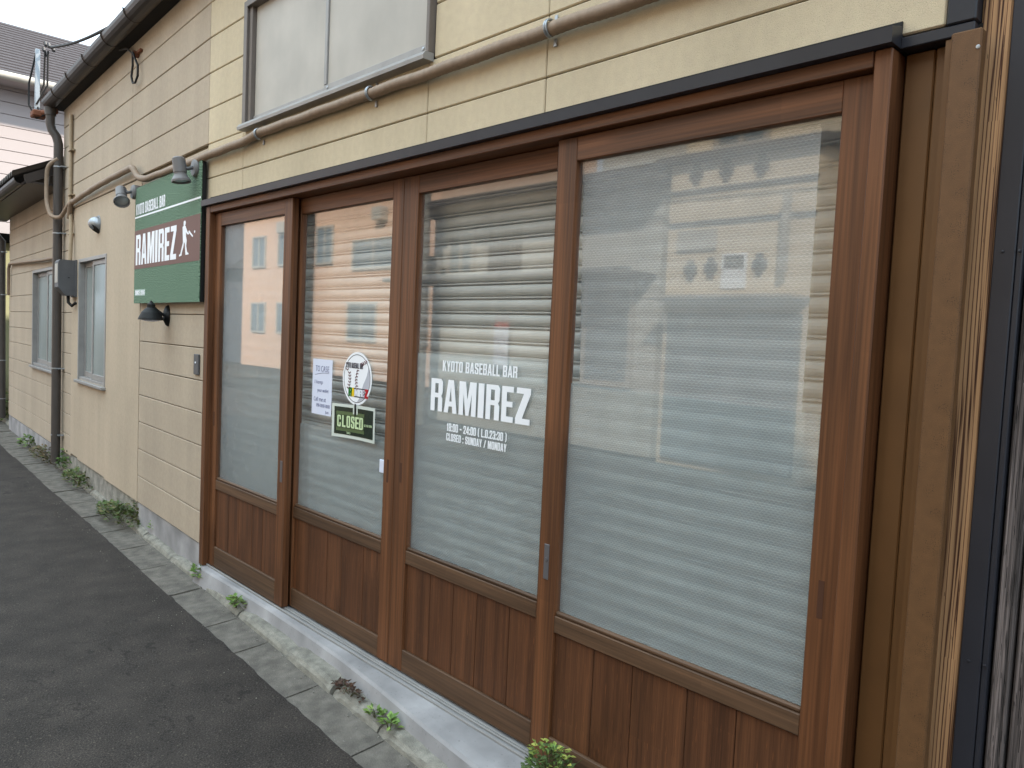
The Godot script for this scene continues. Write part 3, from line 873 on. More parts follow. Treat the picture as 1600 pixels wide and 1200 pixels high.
# ---------------------------------------------------------------- annex, far house, neighbour
func annex() -> void:
	var an := group("annex_building", self, BEND, LB)
	tag(an, "single storey cream annex left of the bar with a corrugated roof", "building")
	var m := MB.new()
	m.box(Vector3(-7.26, 2.0, -0.2), Vector3(-3.96, 2.75, -0.02))
	m.box(Vector3(-7.26, 0.0, -0.2), Vector3(-5.52, 2.0, -0.0205))
	m.box(Vector3(-4.12, 0.0, -0.2), Vector3(-3.96, 2.0, -0.0205))
	m.box(Vector3(-5.52, 0.0, -0.2), Vector3(-4.12, 0.95, -0.021))
	m.box(Vector3(-7.26, 0.0, -5.0), Vector3(-7.06, 2.75, -0.2))
	var wall := put("wall", m.mesh(), M.joint, an)
	var ys := [0.206, 0.395, 0.587, 0.78, 0.95]
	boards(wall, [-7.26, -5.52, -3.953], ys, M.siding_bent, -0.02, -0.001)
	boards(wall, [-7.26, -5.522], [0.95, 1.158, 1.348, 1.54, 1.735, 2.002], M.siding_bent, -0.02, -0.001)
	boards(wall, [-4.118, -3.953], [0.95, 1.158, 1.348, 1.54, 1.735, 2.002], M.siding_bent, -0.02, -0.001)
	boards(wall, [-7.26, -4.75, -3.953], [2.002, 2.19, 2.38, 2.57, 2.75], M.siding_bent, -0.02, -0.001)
	bx("foundation", Vector3(-7.26, -0.05, -0.19), Vector3(-3.956, 0.2, -0.006), M.step_concrete, an, 0.003)
	window_unit(an, "window", -5.52, -4.12, 0.952, 2.0, 0.55, Vector3.ZERO, Basis())
	# corrugated roof rising from the eave towards the wall, and its gutter
	var roof := MB.new()
	var x := -8.6
	while x < -3.97:
		var y := 0.026 * cos((x + 3.97) / 0.11 * TAU)
		var x1 := x + 0.0125
		var y2 := 0.026 * cos((x1 + 3.97) / 0.11 * TAU)
		roof.quad(Vector3(x, 2.80 + y, 0.41), Vector3(x1, 2.80 + y2, 0.41), Vector3(x1, 4.2 + y2, -2.4), Vector3(x, 4.2 + y, -2.4), Vector3.UP)
		x = x1
	var rf := put("corrugated_roof", roof.mesh(), M.corrugated, an)
	bx("soffit", Vector3(-7.7, 2.735, -0.02), Vector3(-3.97, 2.752, 0.29), M.gutter, an, 0.0)
	var bg := MB.new()
	bg.extrude([Vector2(2.72, 0.30), Vector2(2.80, 0.32), Vector2(2.98, -0.03), Vector2(2.90, -0.03)], -3.995, -3.965, true, true)
	put("bargeboard", bg.mesh(), M.gutter, rf)
	var gt := MB.new()
	var prof := []
	for i in 9: prof.append(Vector2(2.765 - 0.055 * sin(PI * i / 8.0), 0.345 + 0.052 * cos(PI * i / 8.0)))
	for i in 9: prof.append(Vector2(2.767 - 0.051 * sin(PI - PI * i / 8.0), 0.345 + 0.048 * cos(PI - PI * i / 8.0)))
	gt.extrude(prof, -7.7, -3.98, true, true)
	put("rain_gutter", gt.mesh(), M.gutter, an)
	# conduit along the annex
	m = MB.new()
	m.tube([Vector3(-7.12, 1.75, 0.03), Vector3(-7.1, 2.08, 0.03), Vector3(-7.0, 2.14, 0.03), Vector3(-6.2, 2.12, 0.03), Vector3(-4.8, 2.08, 0.035), Vector3(-4.02, 2.07, 0.03)], 0.018, 8)
	tag(put("annex_pipe", m.mesh(), M.pipe_wrap, self, BEND, LB), "cream pipe running above the window of the low annex", "pipe")

func far_house() -> void:
	var h := group("white_house", self)
	tag(h, "pale house with dark tiled roof behind the annex", "house")
	var m := MB.new()
	m.box(Vector3(-22.0, 0.0, -4.5), Vector3(-14.02, 5.05, 0.6))
	var wall := put("wall", m.mesh(), M.joint, h)
	var y := 2.2
	while y < 5.0:
		bx("siding_panel", Vector3(-14.03, y + 0.004, -4.5), Vector3(-14.0, y + 0.178, 0.6), M.white_siding, wall, 0.003)
		y += 0.182
	# roof sloping up from the eave, in courses
	var rf := group("roof", h)
	for k in 20:
		var c := MB.new()
		var a := Vector2(5.05 + k * 0.075, -13.62 - k * 0.12)
		c.extrude([Vector2(a.x, a.y), Vector2(a.x + 0.022, a.y), Vector2(a.x + 0.096, a.y - 0.15), Vector2(a.x + 0.074, a.y - 0.15)], -0.9, 4.8, true, true)
		put("tile_course", c.mesh(), M.roof_tile, rf, Vector3.ZERO, Basis(Vector3(0, 0, -1), Vector3(0, 1, 0), Vector3(1, 0, 0)))
	var e := MB.new()
	e.box(Vector3(-14.3, 4.98, -4.8), Vector3(-13.6, 5.045, 0.9), 0.004)
	put("eave", e.mesh(), M.white_siding, h)
	var gt := MB.new()
	gt.tube([Vector3(-13.56, 5.03, -4.8), Vector3(-13.56, 5.03, 0.9)], 0.06, 10)
	put("rain_gutter", gt.mesh(), M.shutter_panel, h)
	# the strip of a greenish wall past the annex
	var v := group("plaster_house", self)
	tag(v, "pale green plastered house end past the annex at the picture edge", "house")
	bx("wall", Vector3(-16.5, 0.0, -5.0), Vector3(-12.6, 2.5, -0.45), mat("green_plaster", Color(0.72, 0.72, 0.58), 0.9, "stucco", "", Vector3.ONE), v, 0.01)
	bx("roof", Vector3(-16.6, 2.5, -5.1), Vector3(-12.5, 2.62, -0.35), M.dark, v, 0.01)

func right_neighbour() -> void:
	# brown metal cladding between the doors and the timber post
	var cl := group("metal_cladding")
	tag(cl, "brown painted metal cladding on the wall end right of the doors", "cladding")
	bx("cladding_panel", Vector3(-0.648, 0.0, -0.12), Vector3(-0.5885, 2.138, -0.062), M.brown_metal, cl, 0.003)
	bx("cladding_strip", Vector3(-0.5865, 0.0, -0.12), Vector3(-0.555, 2.138, -0.060), M.brown_metal, cl, 0.003)
	bx("post_cover", Vector3(-0.541, 0.0, -0.030), Vector3(-0.485, 2.138, 0.0), M.brown_rough, cl, 0.003)
	bx("backing", Vector3(-0.56, 0.0, -0.12), Vector3(-0.505, 2.138, -0.031), M.brown_metal, cl, 0.0)
	var sc := MB.new()
	sc.lathe([Vector2(0.004, 0), Vector2(0.004, 0.0015), Vector2(0.0, 0.002)], Transform3D(Basis(Vector3.RIGHT, PI / 2), Vector3(-0.4905, 2.10, 0.0)), 8)
	put("screw", sc.mesh(), M.galvanised, cl)
	var tp := wood("timber_post", Vector3(-0.504, 0.0, -0.15), Vector3(-0.449, 3.6, -0.055), M.timber, self, 1, 0.004)
	tag(tp, "pale timber post with strong dark grain beside the brown cladding", "post")
	var st := MB.new()
	st.box(Vector3(-0.4485, 0.0, -0.09), Vector3(-0.410, 3.6, -0.052), 0.002)
	st.box(Vector3(-0.4095, 0.0, -0.09), Vector3(-0.398, 3.6, -0.056), 0.002)
	var ss := group("steel_post")
	tag(ss, "dark blue grey steel post between timber and old boards", "post")
	put("steel_angle", st.mesh(), M.dark_steel, ss)
	for y in [0.86, 1.7]:
		for x in [-0.432, -0.403]:
			var b := MB.new()
			b.lathe([Vector2(0.0035, 0), Vector2(0.003, 0.002), Vector2(0, 0.003)], Transform3D(Basis(Vector3.RIGHT, PI / 2), Vector3(x, y, -0.0525)), 8)
			put("bolt", b.mesh(), M.dark_steel, ss)
	var f := group("old_house")
	tag(f, "old house clad in grey weathered vertical boards, at the photo's right edge", "house")
	bx("wall", Vector3(-0.392, 0.0, -8.0), Vector3(6.0, 5.0, -0.13), M.dark, f)
	bx("roof", Vector3(-0.42, 5.0, -8.2), Vector3(6.2, 5.2, 0.3), M.roof_tile, f)
	var x := -0.394
	for k in 24:
		var w: float = [0.032, 0.052, 0.09, 0.1, 0.1][mini(k, 4)]
		wood("board", Vector3(x, 0.0, -0.128), Vector3(x + w, 4.9, -0.07 + [0.0, -0.012, 0.004, -0.006, 0.0][k % 5]), M.weathered, f, 1, 0.004)
		x += w + 0.004

# ---------------------------------------------------------------- things on the wall
func clamp_ring(o: Node3D, c: Vector3, d: Vector3) -> void:
	var m := MB.new()
	var side := d.cross(Vector3.UP).normalized()
	for k in 2:
		var pts := []
		for i in 13:
			var t := -PI * 0.55 + PI * 1.1 * i / 12.0
			pts.append(c + d * (k * 0.008 - 0.004) + side * cos(t) * 0.026 * signf(side.z) + Vector3.UP * sin(t) * 0.026)
		m.tube(pts, 0.0035, 6)
	for s in [-1.0, 1.0]: m.box(c + Vector3(-0.006, s * 0.036 - 0.012, -0.027), c + Vector3(0.006, s * 0.036 + 0.012, -0.022), 0.001)
	put("pipe_clamp", m.mesh(), M.galvanised, o)

func fittings() -> void:
	# wrapped pipe along the wall
	var wp := group("wrapped_pipe")
	tag(wp, "beige tape wrapped pipe running along the wall above the doors and sign", "pipe")
	var raw := [L(3.50, 0.035, 2.40), L(3.40, 0.035, 2.52), L(2.39, 0.04, 2.555), L(1.50, 0.04, 2.560), L(1.35, 0.05, 2.545), L(1.24, 0.045, 2.475), L(1.08, 0.04, 2.440), L(0.146, 0.035, 2.417), Vector3(-4.25, 2.424, 0.0), Vector3(-3.85, 2.428, 0.0), Vector3(-3.665, 2.444, 0.0), Vector3(-2.667, 2.440, 0.0), Vector3(-2.2, 2.436, 0.0), Vector3(-1.677, 2.437, 0.0), Vector3(-1.2, 2.432, 0.0), Vector3(0.4, 2.43, 0.0)]
	var cv := Curve3D.new()
	for i in raw.size():
		var d: Vector3 = (raw[mini(i + 1, raw.size() - 1)] - raw[maxi(i - 1, 0)]).normalized()
		var l := 0.3 * minf((raw[i] - raw[maxi(i - 1, 0)]).length(), (raw[mini(i + 1, raw.size() - 1)] - raw[i]).length())
		cv.add_point(raw[i], -d * l, d * l)
	var pts := []
	var rad := []
	var s := 0.0
	while s < cv.get_baked_length():
		for q in [[0.0, 0.0222], [0.020, 0.0204], [0.0225, 0.0185]]:
			if s + q[0] < cv.get_baked_length():
				pts.append(cv.sample_baked(s + q[0], true) + Vector3(0, 0.0012 * sin(s * 21.0), 0.001 * sin(s * 13.0)))
				rad.append(q[1] + rng.randf_range(-0.0004, 0.0004))
		s += 0.0245
	var m := MB.new()
	m.tube(pts, rad, 12)
	put("pipe", m.mesh(), M.pipe_wrap, wp)
	for x in [-3.665, -2.667, -1.677]: clamp_ring(wp, Vector3(x, 2.440, 0.0), Vector3.RIGHT)
	# meter box
	var mt := group("meter_box", self, BEND, LB)
	tag(mt, "grey plastic electricity meter box on the cream wall beside the downpipe", "meter box")
	m = MB.new()
	m.flat(PackedVector2Array([Vector2(0.0, 1.69), Vector2(0.09, 1.69), Vector2(0.15, 1.76), Vector2(0.15, 1.985), Vector2(0.135, 2.005), Vector2(0.0, 2.005)]), -3.46, -3.30, Transform3D(Basis(Vector3(0, 0, 1), Vector3(0, 1, 0), Vector3(1, 0, 0)), Vector3.ZERO))
	put("case", m.mesh(), M.grey_plastic, mt)
	bx("glass_plate", Vector3(-3.44, 1.80, 0.1505), Vector3(-3.32, 1.97, 0.153), M.shutter_panel, mt)
	bx("base_plate", Vector3(-3.48, 1.68, 0.0), Vector3(-3.285, 2.012, 0.02), M.grey_plastic, mt)
	bx("screw", Vector3(-3.2995, 1.845, 0.06), Vector3(-3.298, 1.852, 0.075), M.black, mt, 0.0)
	m = MB.new()
	m.tube([Vector3(-3.36, 1.69, 0.06), Vector3(-3.35, 1.63, 0.06), Vector3(-3.31, 1.60, 0.04), Vector3(-3.29, 1.63, 0.01)], 0.014, 8)
	put("cable", m.mesh(), M.cable, mt)
	# vertical conduit down to the meter
	var cd := group("conduit_pipe", self, BEND, LB)
	tag(cd, "thin cream conduit going down the wall corner to the meter box", "pipe")
	m = MB.new()
	m.tube([Vector3(-3.52, 3.33, 0.02), Vector3(-3.52, 2.55, 0.02), Vector3(-3.42, 2.3, 0.03), Vector3(-3.40, 2.0, 0.04)], 0.017, 8)
	put("pipe", m.mesh(), M.conduit, cd)
	for y in [3.0, 2.6, 2.25]: bx("pipe_strap", Vector3(-3.55, y, 0.0), Vector3(-3.43, y + 0.012, 0.04), M.conduit, cd)
	# looping hose
	m = MB.new()
	var hp := []
	for q in [[3.86, 0.06, 2.98], [3.92, 0.13, 2.90], [3.94, 0.14, 2.75], [3.90, 0.14, 2.55], [3.82, 0.12, 2.44], [3.70, 0.07, 2.42], [3.55, 0.05, 2.48], [3.45, 0.04, 2.52], [3.36, 0.035, 2.52]]: hp.append(Vector3(-q[0], q[2], q[1]))
	var hc := Curve3D.new()
	for i in hp.size():
		var t: Vector3 = (hp[mini(i + 1, hp.size() - 1)] - hp[maxi(i - 1, 0)]) * 0.16
		hc.add_point(hp[i], -t, t)
	var hq := []
	for i in 40: hq.append(hc.sample_baked(hc.get_baked_length() * i / 39.0, true))
	m.tube(hq, 0.019, 10)
	tag(put("wrapped_hose", m.mesh(), M.pipe_wrap, self, BEND, LB), "beige wrapped hose looping around the downpipe at the building corner", "hose")
	# downpipes
	var dp := group("downpipe", self, BEND, LB)
	tag(dp, "grey brown rain downpipe at the corner between bar and annex", "downpipe")
	m = MB.new()
	m.tube([Vector3(-3.93, 3.45, 0.115), Vector3(-3.93, 3.38, 0.115)], [0.055, 0.048], 12)
	m.tube([Vector3(-3.93, 3.39, 0.115), Vector3(-3.93, 3.30, 0.115), Vector3(-3.92, 3.24, 0.10), Vector3(-3.90, 3.19, 0.07), Vector3(-3.89, 3.12, 0.055), Vector3(-3.885, 1.0, 0.055), Vector3(-3.88, 0.10, 0.055)], 0.040, 14)
	put("pipe", m.mesh(), M.downpipe, dp)
	for y in [2.9, 2.28, 1.0, 0.36]:
		var b := MB.new()
		b.tube([Vector3(-3.887, y, 0.055), Vector3(-3.887, y + 0.012, 0.055)], 0.043, 14)
		b.box(Vector3(-3.85, y, 0.0), Vector3(-3.80, y + 0.01, 0.05))
		put("pipe_band", b.mesh(), M.galvanised, dp)
	var d2: Node3D = group("downpipe", self, BEND, LB)
	tag(d2, "grey brown rain downpipe at the far left end of the annex", "downpipe")
	m = MB.new()
	m.tube([Vector3(-7.36, 2.72, 0.30), Vector3(-7.36, 2.6, 0.2), Vector3(-7.36, 2.45, 0.07), Vector3(-7.36, 0.15, 0.06)], 0.042, 12)
	put("pipe", m.mesh(), M.downpipe, d2)
	for y in [2.3, 1.75, 0.9, 0.4]:
		var b := MB.new()
		b.tube([Vector3(-7.36, y, 0.06), Vector3(-7.36, y + 0.012, 0.06)], 0.046, 12)
		put("pipe_band", b.mesh(), M.galvanised, d2)
	# vent hood
	var vh := group("vent_hood", self, BEND, LB)
	tag(vh, "small metal vent hood on the plaster wall above the narrow window", "vent")
	m = MB.new()
	var prof := []
	for i in 8: prof.append(Vector2(0.062 * cos(PI / 2 * i / 7.0), 0.075 * sin(PI / 2 * i / 7.0) + 0.006))
	m.lathe([Vector2(0.072, 0.003), Vector2(0.072, 0.008), Vector2(0.062, 0.008)] + prof, Transform3D(Basis(Vector3.RIGHT, PI / 2), Vector3(-2.52, 2.265, 0.0)), 18)
	put("hood", m.mesh(), M.galvanised, vh)
	m = MB.new()
	m.lathe([Vector2(0.05, -0.01), Vector2(0.058, 0.0), Vector2(0.0, 0.02)], Transform3D(Basis(Vector3.RIGHT, PI * 0.75), Vector3(-2.52, 2.225, 0.035)), 14)
	put("grille", m.mesh(), M.dark, vh)
	# door bell plate
	bx("bell_plate", Vector3(-0.135, 1.19, 0.0), Vector3(-0.055, 1.31, 0.012), M.grey_plastic, tag(group("door_bell", self, BEND, LB), "small brown grey bell plate beside the left door jamb", "door bell"), 0.003)
	var btn := MB.new()
	btn.lathe([Vector2(0.006, 0.0), Vector2(0.005, 0.003), Vector2(0, 0.004)], Transform3D(Basis(Vector3.RIGHT, PI / 2), Vector3(-0.1, 1.26, 0.012)), 10)
	put("button", btn.mesh(), M.white_print, get_node("door_bell"))
	signboard()
	lamps()
	papers()
	wires()

func signboard() -> void:
	var sg := group("bar_sign", self, BEND, LB)
	tag(sg, "green turf printed sign with white bar lettering on the cream wall", "sign")
	var x0 := -1.30
	var x1 := 0.025
	bx("backing_board", Vector3(x0 + 0.006, 1.612, 0.014), Vector3(x1 - 0.001, 2.40, 0.036), M.black, sg, 0.001)
	bx("printed_face", Vector3(x0, 1.61, 0.0362), Vector3(x1, 2.402, 0.042), M.turf, sg, 0.001)
	bx("brown_band", Vector3(x0 + 0.001, 1.845, 0.0421), Vector3(x1 - 0.001, 2.108, 0.0428), M.band, sg, 0.0)
	bx("white_line", Vector3(x0 + 0.001, 2.192, 0.0421), Vector3(x1 - 0.001, 2.203, 0.0428), M.white_print, sg, 0.0)
	block("lettering", "KYOTO BASEBALL BAR", 0.64, 0.072, Vector3(-0.945, 2.250, 0.0435), M.white_print, sg)
	block("lettering", "RAMIREZ", 0.87, 0.205, Vector3(-0.825, 1.974, 0.0435), M.white_print, sg)
	bx("small_label", Vector3(-1.27, 1.660, 0.0421), Vector3(-1.03, 1.705, 0.0428), M.turf.duplicate(), sg, 0.0)
	(sg.get_node("small_label") as MeshInstance3D).material_override = mat("label_green", Color(0.62, 0.70, 0.66), 0.7)
	block("lettering", "SINCE 2016", 0.225, 0.030, Vector3(-1.15, 1.6825, 0.0433), M.white_print, sg)
	# the batter, a flat white print
	var m := MB.new()
	var parts := ["38,100 50,102 55,97 54,90 46,86 38,89", "30,84 40,88 54,86 60,78 58,66 60,52 34,52 32,68", "34,53 60,53 66,42 62,26 58,22 50,34 45,40 36,36", "62,26 70,8 82,4 82,0 58,0 56,10 52,30", "36,38 46,42 40,24 28,8 26,0 6,-2 6,3 16,6 24,20", "54,84 62,76 72,66 84,62 82,58 68,60 56,70", "78,66 112,48 115,52 84,70"]
	for part in parts:
		var poly := PackedVector2Array()
		for q in (part as String).split(" "):
			var xy := q.split_floats(",")
			poly.append(Vector2(-0.345 + xy[0] / 100.0 * 0.22, 1.888 + xy[1] / 100.0 * 0.198))
		m.flat(poly, 0.0429, 0.0436 + 0.0001 * parts.find(part))
	m.lathe([Vector2(0.008, 0.0), Vector2(0.008, 0.0012), Vector2(0, 0.0012)], Transform3D(Basis(Vector3.RIGHT, PI / 2), Vector3(-0.065, 2.012, 0.0429)), 10)
	put("batter_print", m.mesh(), M.white_print, sg)

func lamps() -> void:
	# two spotlights on the sign
	for k in 2:
		var at: Vector3 = [Vector3(-0.065, 2.370, 0.0), Vector3(-1.325, 2.380, 0.0)][k]
		var sp := group("spot_lamp", self, BEND + LB * at, LB)
		tag(sp, ["grey spotlight over the upper right corner of the green sign", "grey spotlight at the upper left corner of the green sign"][k], "spotlight", "spotlights on the sign")
		var m := MB.new()
		m.lathe([Vector2(0.0, 0.004), Vector2(0.050, 0.004), Vector2(0.050, 0.05), Vector2(0.044, 0.06), Vector2(0.018, 0.062), Vector2(0.0, 0.062)], Transform3D(Basis(Vector3.RIGHT, PI / 2), Vector3.ZERO), 20)
		put("wall_base", m.mesh(), M.lamp_grey, sp)
		var tip: Vector3 = [Vector3(-0.015, -0.005, 0.115), Vector3(-0.02, 0.0, 0.105)][k]
		m = MB.new()
		m.tube([Vector3(0, 0, 0.06), Vector3(0.006, -0.012, 0.09), tip * 0.85, tip], 0.010, 8)
		m.tube([Vector3(0, 0.0, 0.10), Vector3(0, 0.028, 0.11)], 0.006, 6)
		put("arm", m.mesh(), M.grey_plastic, sp)
		var dir: Vector3 = [Vector3(0.10, -1.0, -0.10).normalized(), Vector3(0.55, -0.62, 0.10).normalized()][k]
		var c: Vector3 = tip + [Vector3(-0.01, 0.0, 0.01), Vector3(-0.015, -0.02, 0.012)][k]
		var a := dir.cross(Vector3(0, 0, 1)).normalized()
		var ba := Basis(a, dir, a.cross(dir))
		m = MB.new()
		m.lathe([Vector2(0, -0.06), Vector2(0.032, -0.06), Vector2(0.040, -0.052), Vector2(0.040, 0.035), Vector2(0.037, 0.036), Vector2(0.037, 0.05), Vector2(0.04, 0.052)], Transform3D(ba.scaled(Vector3.ONE * 0.9), c), 22)
		put("lamp_body", m.mesh(), M.lamp_grey, sp)
		m = MB.new()
		m.lathe([Vector2(0.040, 0.05), Vector2(0.045, 0.062), Vector2(0.058, 0.082), Vector2(0.058, 0.094), Vector2(0.054, 0.094), Vector2(0.042, 0.064)], Transform3D(ba.scaled(Vector3.ONE * 0.9), c), 22)
		put("lamp_hood", m.mesh(), M.lamp_grey, sp)
		m = MB.new()
		m.lathe([Vector2(0.053, 0.080), Vector2(0.03, 0.088), Vector2(0, 0.09)], Transform3D(ba.scaled(Vector3.ONE * 0.9), c), 18)
		put("lens", m.mesh(), M.galvanised, sp)
	# black bell lamp under the sign
	var bl := group("bell_lamp", self, BEND + LB * Vector3(-0.66, 1.53, 0.0), LB)
	tag(bl, "black bell shaped wall lamp under the green sign", "wall lamp")
	var m := MB.new()
	var prof := [Vector2(0, 0.03), Vector2(0.022, 0.028), Vector2(0.034, 0.018), Vector2(0.040, 0.006), Vector2(0.040, 0.0)]
	prof.reverse()
	var sc := Basis(Vector3.RIGHT, PI / 2) * Basis.from_scale(Vector3(0.85, 1, 1.7))
	m.lathe(prof, Transform3D(sc, Vector3.ZERO), 18)
	put("wall_plate", m.mesh(), M.black, bl)
	m = MB.new()
	m.tube([Vector3(0, 0.0, 0.02), Vector3(0, 0.012, 0.045), Vector3(0, 0.03, 0.07), Vector3(0, 0.045, 0.085)], 0.010, 8)
	put("arm", m.mesh(), M.black, bl)
	m = MB.new()
	m.lathe([Vector2(0.072, -0.032), Vector2(0.075, -0.032), Vector2(0.072, -0.020), Vector2(0.055, 0.015), Vector2(0.035, 0.038), Vector2(0.024, 0.046), Vector2(0.024, 0.066), Vector2(0.012, 0.076), Vector2(0.007, 0.086), Vector2(0, 0.09)], Transform3D(Basis(), Vector3(0, 0, 0.105)), 24)
	put("lamp_shade", m.mesh(), M.black, bl)
	m = MB.new()
	m.lathe([Vector2(0.0, -0.042), Vector2(0.03, -0.04), Vector2(0.055, -0.034), Vector2(0.06, -0.026)], Transform3D(Basis(), Vector3(0, 0, 0.105)), 20)
	put("diffuser", m.mesh(), M.paper, bl)

func papers() -> void:
	var z := -0.0885
	# handwritten note
	var nt := group("paper_note", self, Vector3(-3.135, 1.219, z))
	tag(nt, "handwritten white paper note on the glass, left of the baseball sticker", "note")
	bx("sheet", Vector3(-0.088, -0.129, 0.0), Vector3(0.088, 0.129, 0.0008), M.paper, nt, 0.0)
	var rows := [["TO CASE", 0.0, 0.085, 0.12, 0.026], ["I keep", -0.03, 0.02, 0.075, 0.022], ["your wallet", 0.01, -0.018, 0.10, 0.02], ["Call me at", -0.015, -0.058, 0.11, 0.02], ["090-0000-0000", 0.015, -0.086, 0.12, 0.016], ["Jun", 0.05, -0.115, 0.03, 0.016]]
	for r in rows: letters("handwriting", r[0], r[3], r[4], Vector3(r[1], r[2], 0.0012), M.ink, nt, 0.0005)
	var m := MB.new()
	m.tube([Vector3(-0.065, 0.055, 0.001), Vector3(0.0, 0.066, 0.001), Vector3(0.06, 0.068, 0.001)], 0.001, 5)
	put("underline", m.mesh(), M.ink, nt)
	# round baseball sticker
	var st := group("baseball_sticker", self, Vector3(-2.840, 1.2785, z))
	tag(st, "round white baseball sticker on the glass above the closed sign", "sticker")
	m = MB.new()
	m.lathe([Vector2(0.116, 0.0), Vector2(0.116, 0.001), Vector2(0.0, 0.001)], Transform3D(Basis(Vector3.RIGHT, PI / 2), Vector3.ZERO), 48)
	put("disc", m.mesh(), M.white_print, st)
	m = MB.new()
	m.lathe([Vector2(0.1055, 0.0), Vector2(0.1055, 0.0015), Vector2(0.103, 0.0015), Vector2(0.103, 0.0)], Transform3D(Basis(Vector3.RIGHT, PI / 2), Vector3.ZERO), 48)
	put("ring_line", m.mesh(), M.ink.duplicate(), st)
	(st.get_node("ring_line") as MeshInstance3D).material_override = mat("print_black", Color(0.1, 0.1, 0.14), 0.6)
	m = MB.new()   # the grey shaded crescent
	var cp := PackedVector2Array()
	for i in 13: cp.append(Vector2(cos(lerpf(-1.5, 0.55, i / 12.0)), sin(lerpf(-1.5, 0.55, i / 12.0))) * 0.102)
	for i in 13:
		var t := lerpf(0.55, -1.5, i / 12.0)
		var w := sin(PI * i / 12.0) * 0.045
		cp.append(Vector2(cos(t), sin(t)) * (0.1015 - w))
	m.flat(cp, 0.001, 0.0013)
	put("grey_crescent", m.mesh(), mat("print_grey", Color(0.70, 0.71, 0.75), 0.6), st)
	m = MB.new()
	for i in 7:
		var y := 0.035 - i * 0.0135
		var x := -0.082 + 0.018 * sin((i + 1.0) / 8.0 * PI) - 0.004 + (0.012 if i > 0 else 0.0)
		m.tube([Vector3(x - 0.010, y + 0.004, 0.0012), Vector3(x + 0.002, y - 0.002, 0.0012), Vector3(x + 0.010, y + 0.006, 0.0012)], 0.0026, 4)
		var x2 := 0.005 - 0.010 * sin(i / 6.0 * PI)
		m.tube([Vector3(x2 + 0.010, y + 0.0, 0.0012), Vector3(x2 - 0.002, y + 0.002, 0.0012), Vector3(x2 - 0.006, y - 0.006, 0.0012)], 0.0026, 4)
	for i in 4: m.tube([Vector3(0.030 + i * 0.012, 0.070 + i * 0.004, 0.0012), Vector3(0.040 + i * 0.012, 0.062 + i * 0.005, 0.0012), Vector3(0.036 + i * 0.012, 0.055 + i * 0.005, 0.0012)], 0.0026, 4)
	put("stitching", m.mesh(), mat("print_red", Color(0.32, 0.05, 0.12), 0.6), st)
	block("lettering", "KYOTO BASEBALL BAR", 0.135, 0.024, Vector3(-0.022, 0.056, 0.0014), mat("print_dark", Color(0.30, 0.29, 0.32), 0.6), st)
	var cols := [Color(0.05, 0.42, 0.12), Color(0.93, 0.80, 0.05), Color(0.90, 0.92, 0.95), Color(0.92, 0.93, 0.95), Color(0.90, 0.92, 0.95), Color(0.82, 0.8, 0.85), Color(0.70, 0.05, 0.12)]
	var ws := [0.026, 0.022, 0.03, 0.012, 0.024, 0.02, 0.024]
	var x := -0.062
	for i in 7:
		block("letter_back", "RAMIREZ"[i], ws[i], 0.036, Vector3(x + ws[i] / 2, -0.061, 0.0013), mat("print_black", Color(0.1, 0.1, 0.14), 0.6) if i > 1 and i < 6 else mat("letter_c%d" % i, cols[i], 0.6), st, 0.0006, 0.0022)
		block("letter", "RAMIREZ"[i], ws[i] * 0.86, 0.031, Vector3(x + ws[i] / 2, -0.061, 0.0020), mat("letter_c%d" % i, cols[i], 0.6), st)
		x += ws[i] - 0.001
	# closed sign: a slightly bent laminated sheet
	var cs := group("closed_sign", self, Vector3(-2.835, 1.087, z), Basis(Vector3(0, 0, 1), 0.02))
	tag(cs, "small dark green CLOSED sign hung on the glass under the sticker", "sign")
	var curve := func(xx: float) -> float: return 0.004 + 0.5 * xx * xx
	var sheet := func(a: float, b: float, lo: float, hi: float, lift: float) -> ArrayMesh:
		var q := MB.new()
		for i in 12:
			var xa := lerpf(a, b, i / 12.0)
			var xb := lerpf(a, b, (i + 1) / 12.0)
			var za: float = curve.call(xa) + lift
			var zc: float = curve.call(xb) + lift
			for e in [[0.0, 1.0], [-0.0006, -1.0]]: q.quad(Vector3(xa, lo, za + e[0]), Vector3(xb, lo, zc + e[0]), Vector3(xb, hi, zc + e[0]), Vector3(xa, hi, za + e[0]), Vector3(0, 0, e[1]))
		return q.mesh()
	put("white_sheet", sheet.call(-0.172, 0.172, -0.074, 0.075, 0.0), mat("laminate", Color(0.80, 0.83, 0.80), 0.2), cs)
	put("green_print", sheet.call(-0.155, 0.155, -0.060, 0.062, 0.001), mat("print_green", Color(0.10, 0.16, 0.12), 0.25), cs)
	put("plank_print", sheet.call(-0.140, 0.075, -0.045, 0.042, 0.0016), mat("print_moss", Color(0.33, 0.40, 0.26), 0.3), cs)
	put("plank_print", sheet.call(-0.138, 0.073, -0.030, 0.028, 0.0020), mat("print_board", Color(0.18, 0.25, 0.15), 0.3), cs)
	var cx := -0.132
	for i in 6:
		block("letter", "CLOSED"[i], 0.029, 0.052, Vector3(cx + 0.0145, -0.001, float(curve.call(cx + 0.0145)) + 0.0035), mat("print_cream", Color(0.78, 0.86, 0.68), 0.4), cs)
		cx += 0.034
	letters("lettering", "SEE YOU SOON", 0.06, 0.010, Vector3(0.115, -0.005, float(curve.call(0.13)) + 0.003), M.print_cream, cs)
	letters("lettering", "Sorry", 0.03, 0.014, Vector3(-0.05, -0.052, 0.007), M.print_cream, cs)
	bx("white_slot", Vector3(-0.018, 0.035, 0.0056), Vector3(-0.009, 0.072, 0.0064), M.laminate, cs, 0.0)
	bx("white_slot", Vector3(0.009, 0.035, 0.0056), Vector3(0.018, 0.072, 0.0064), M.laminate, cs, 0.0)
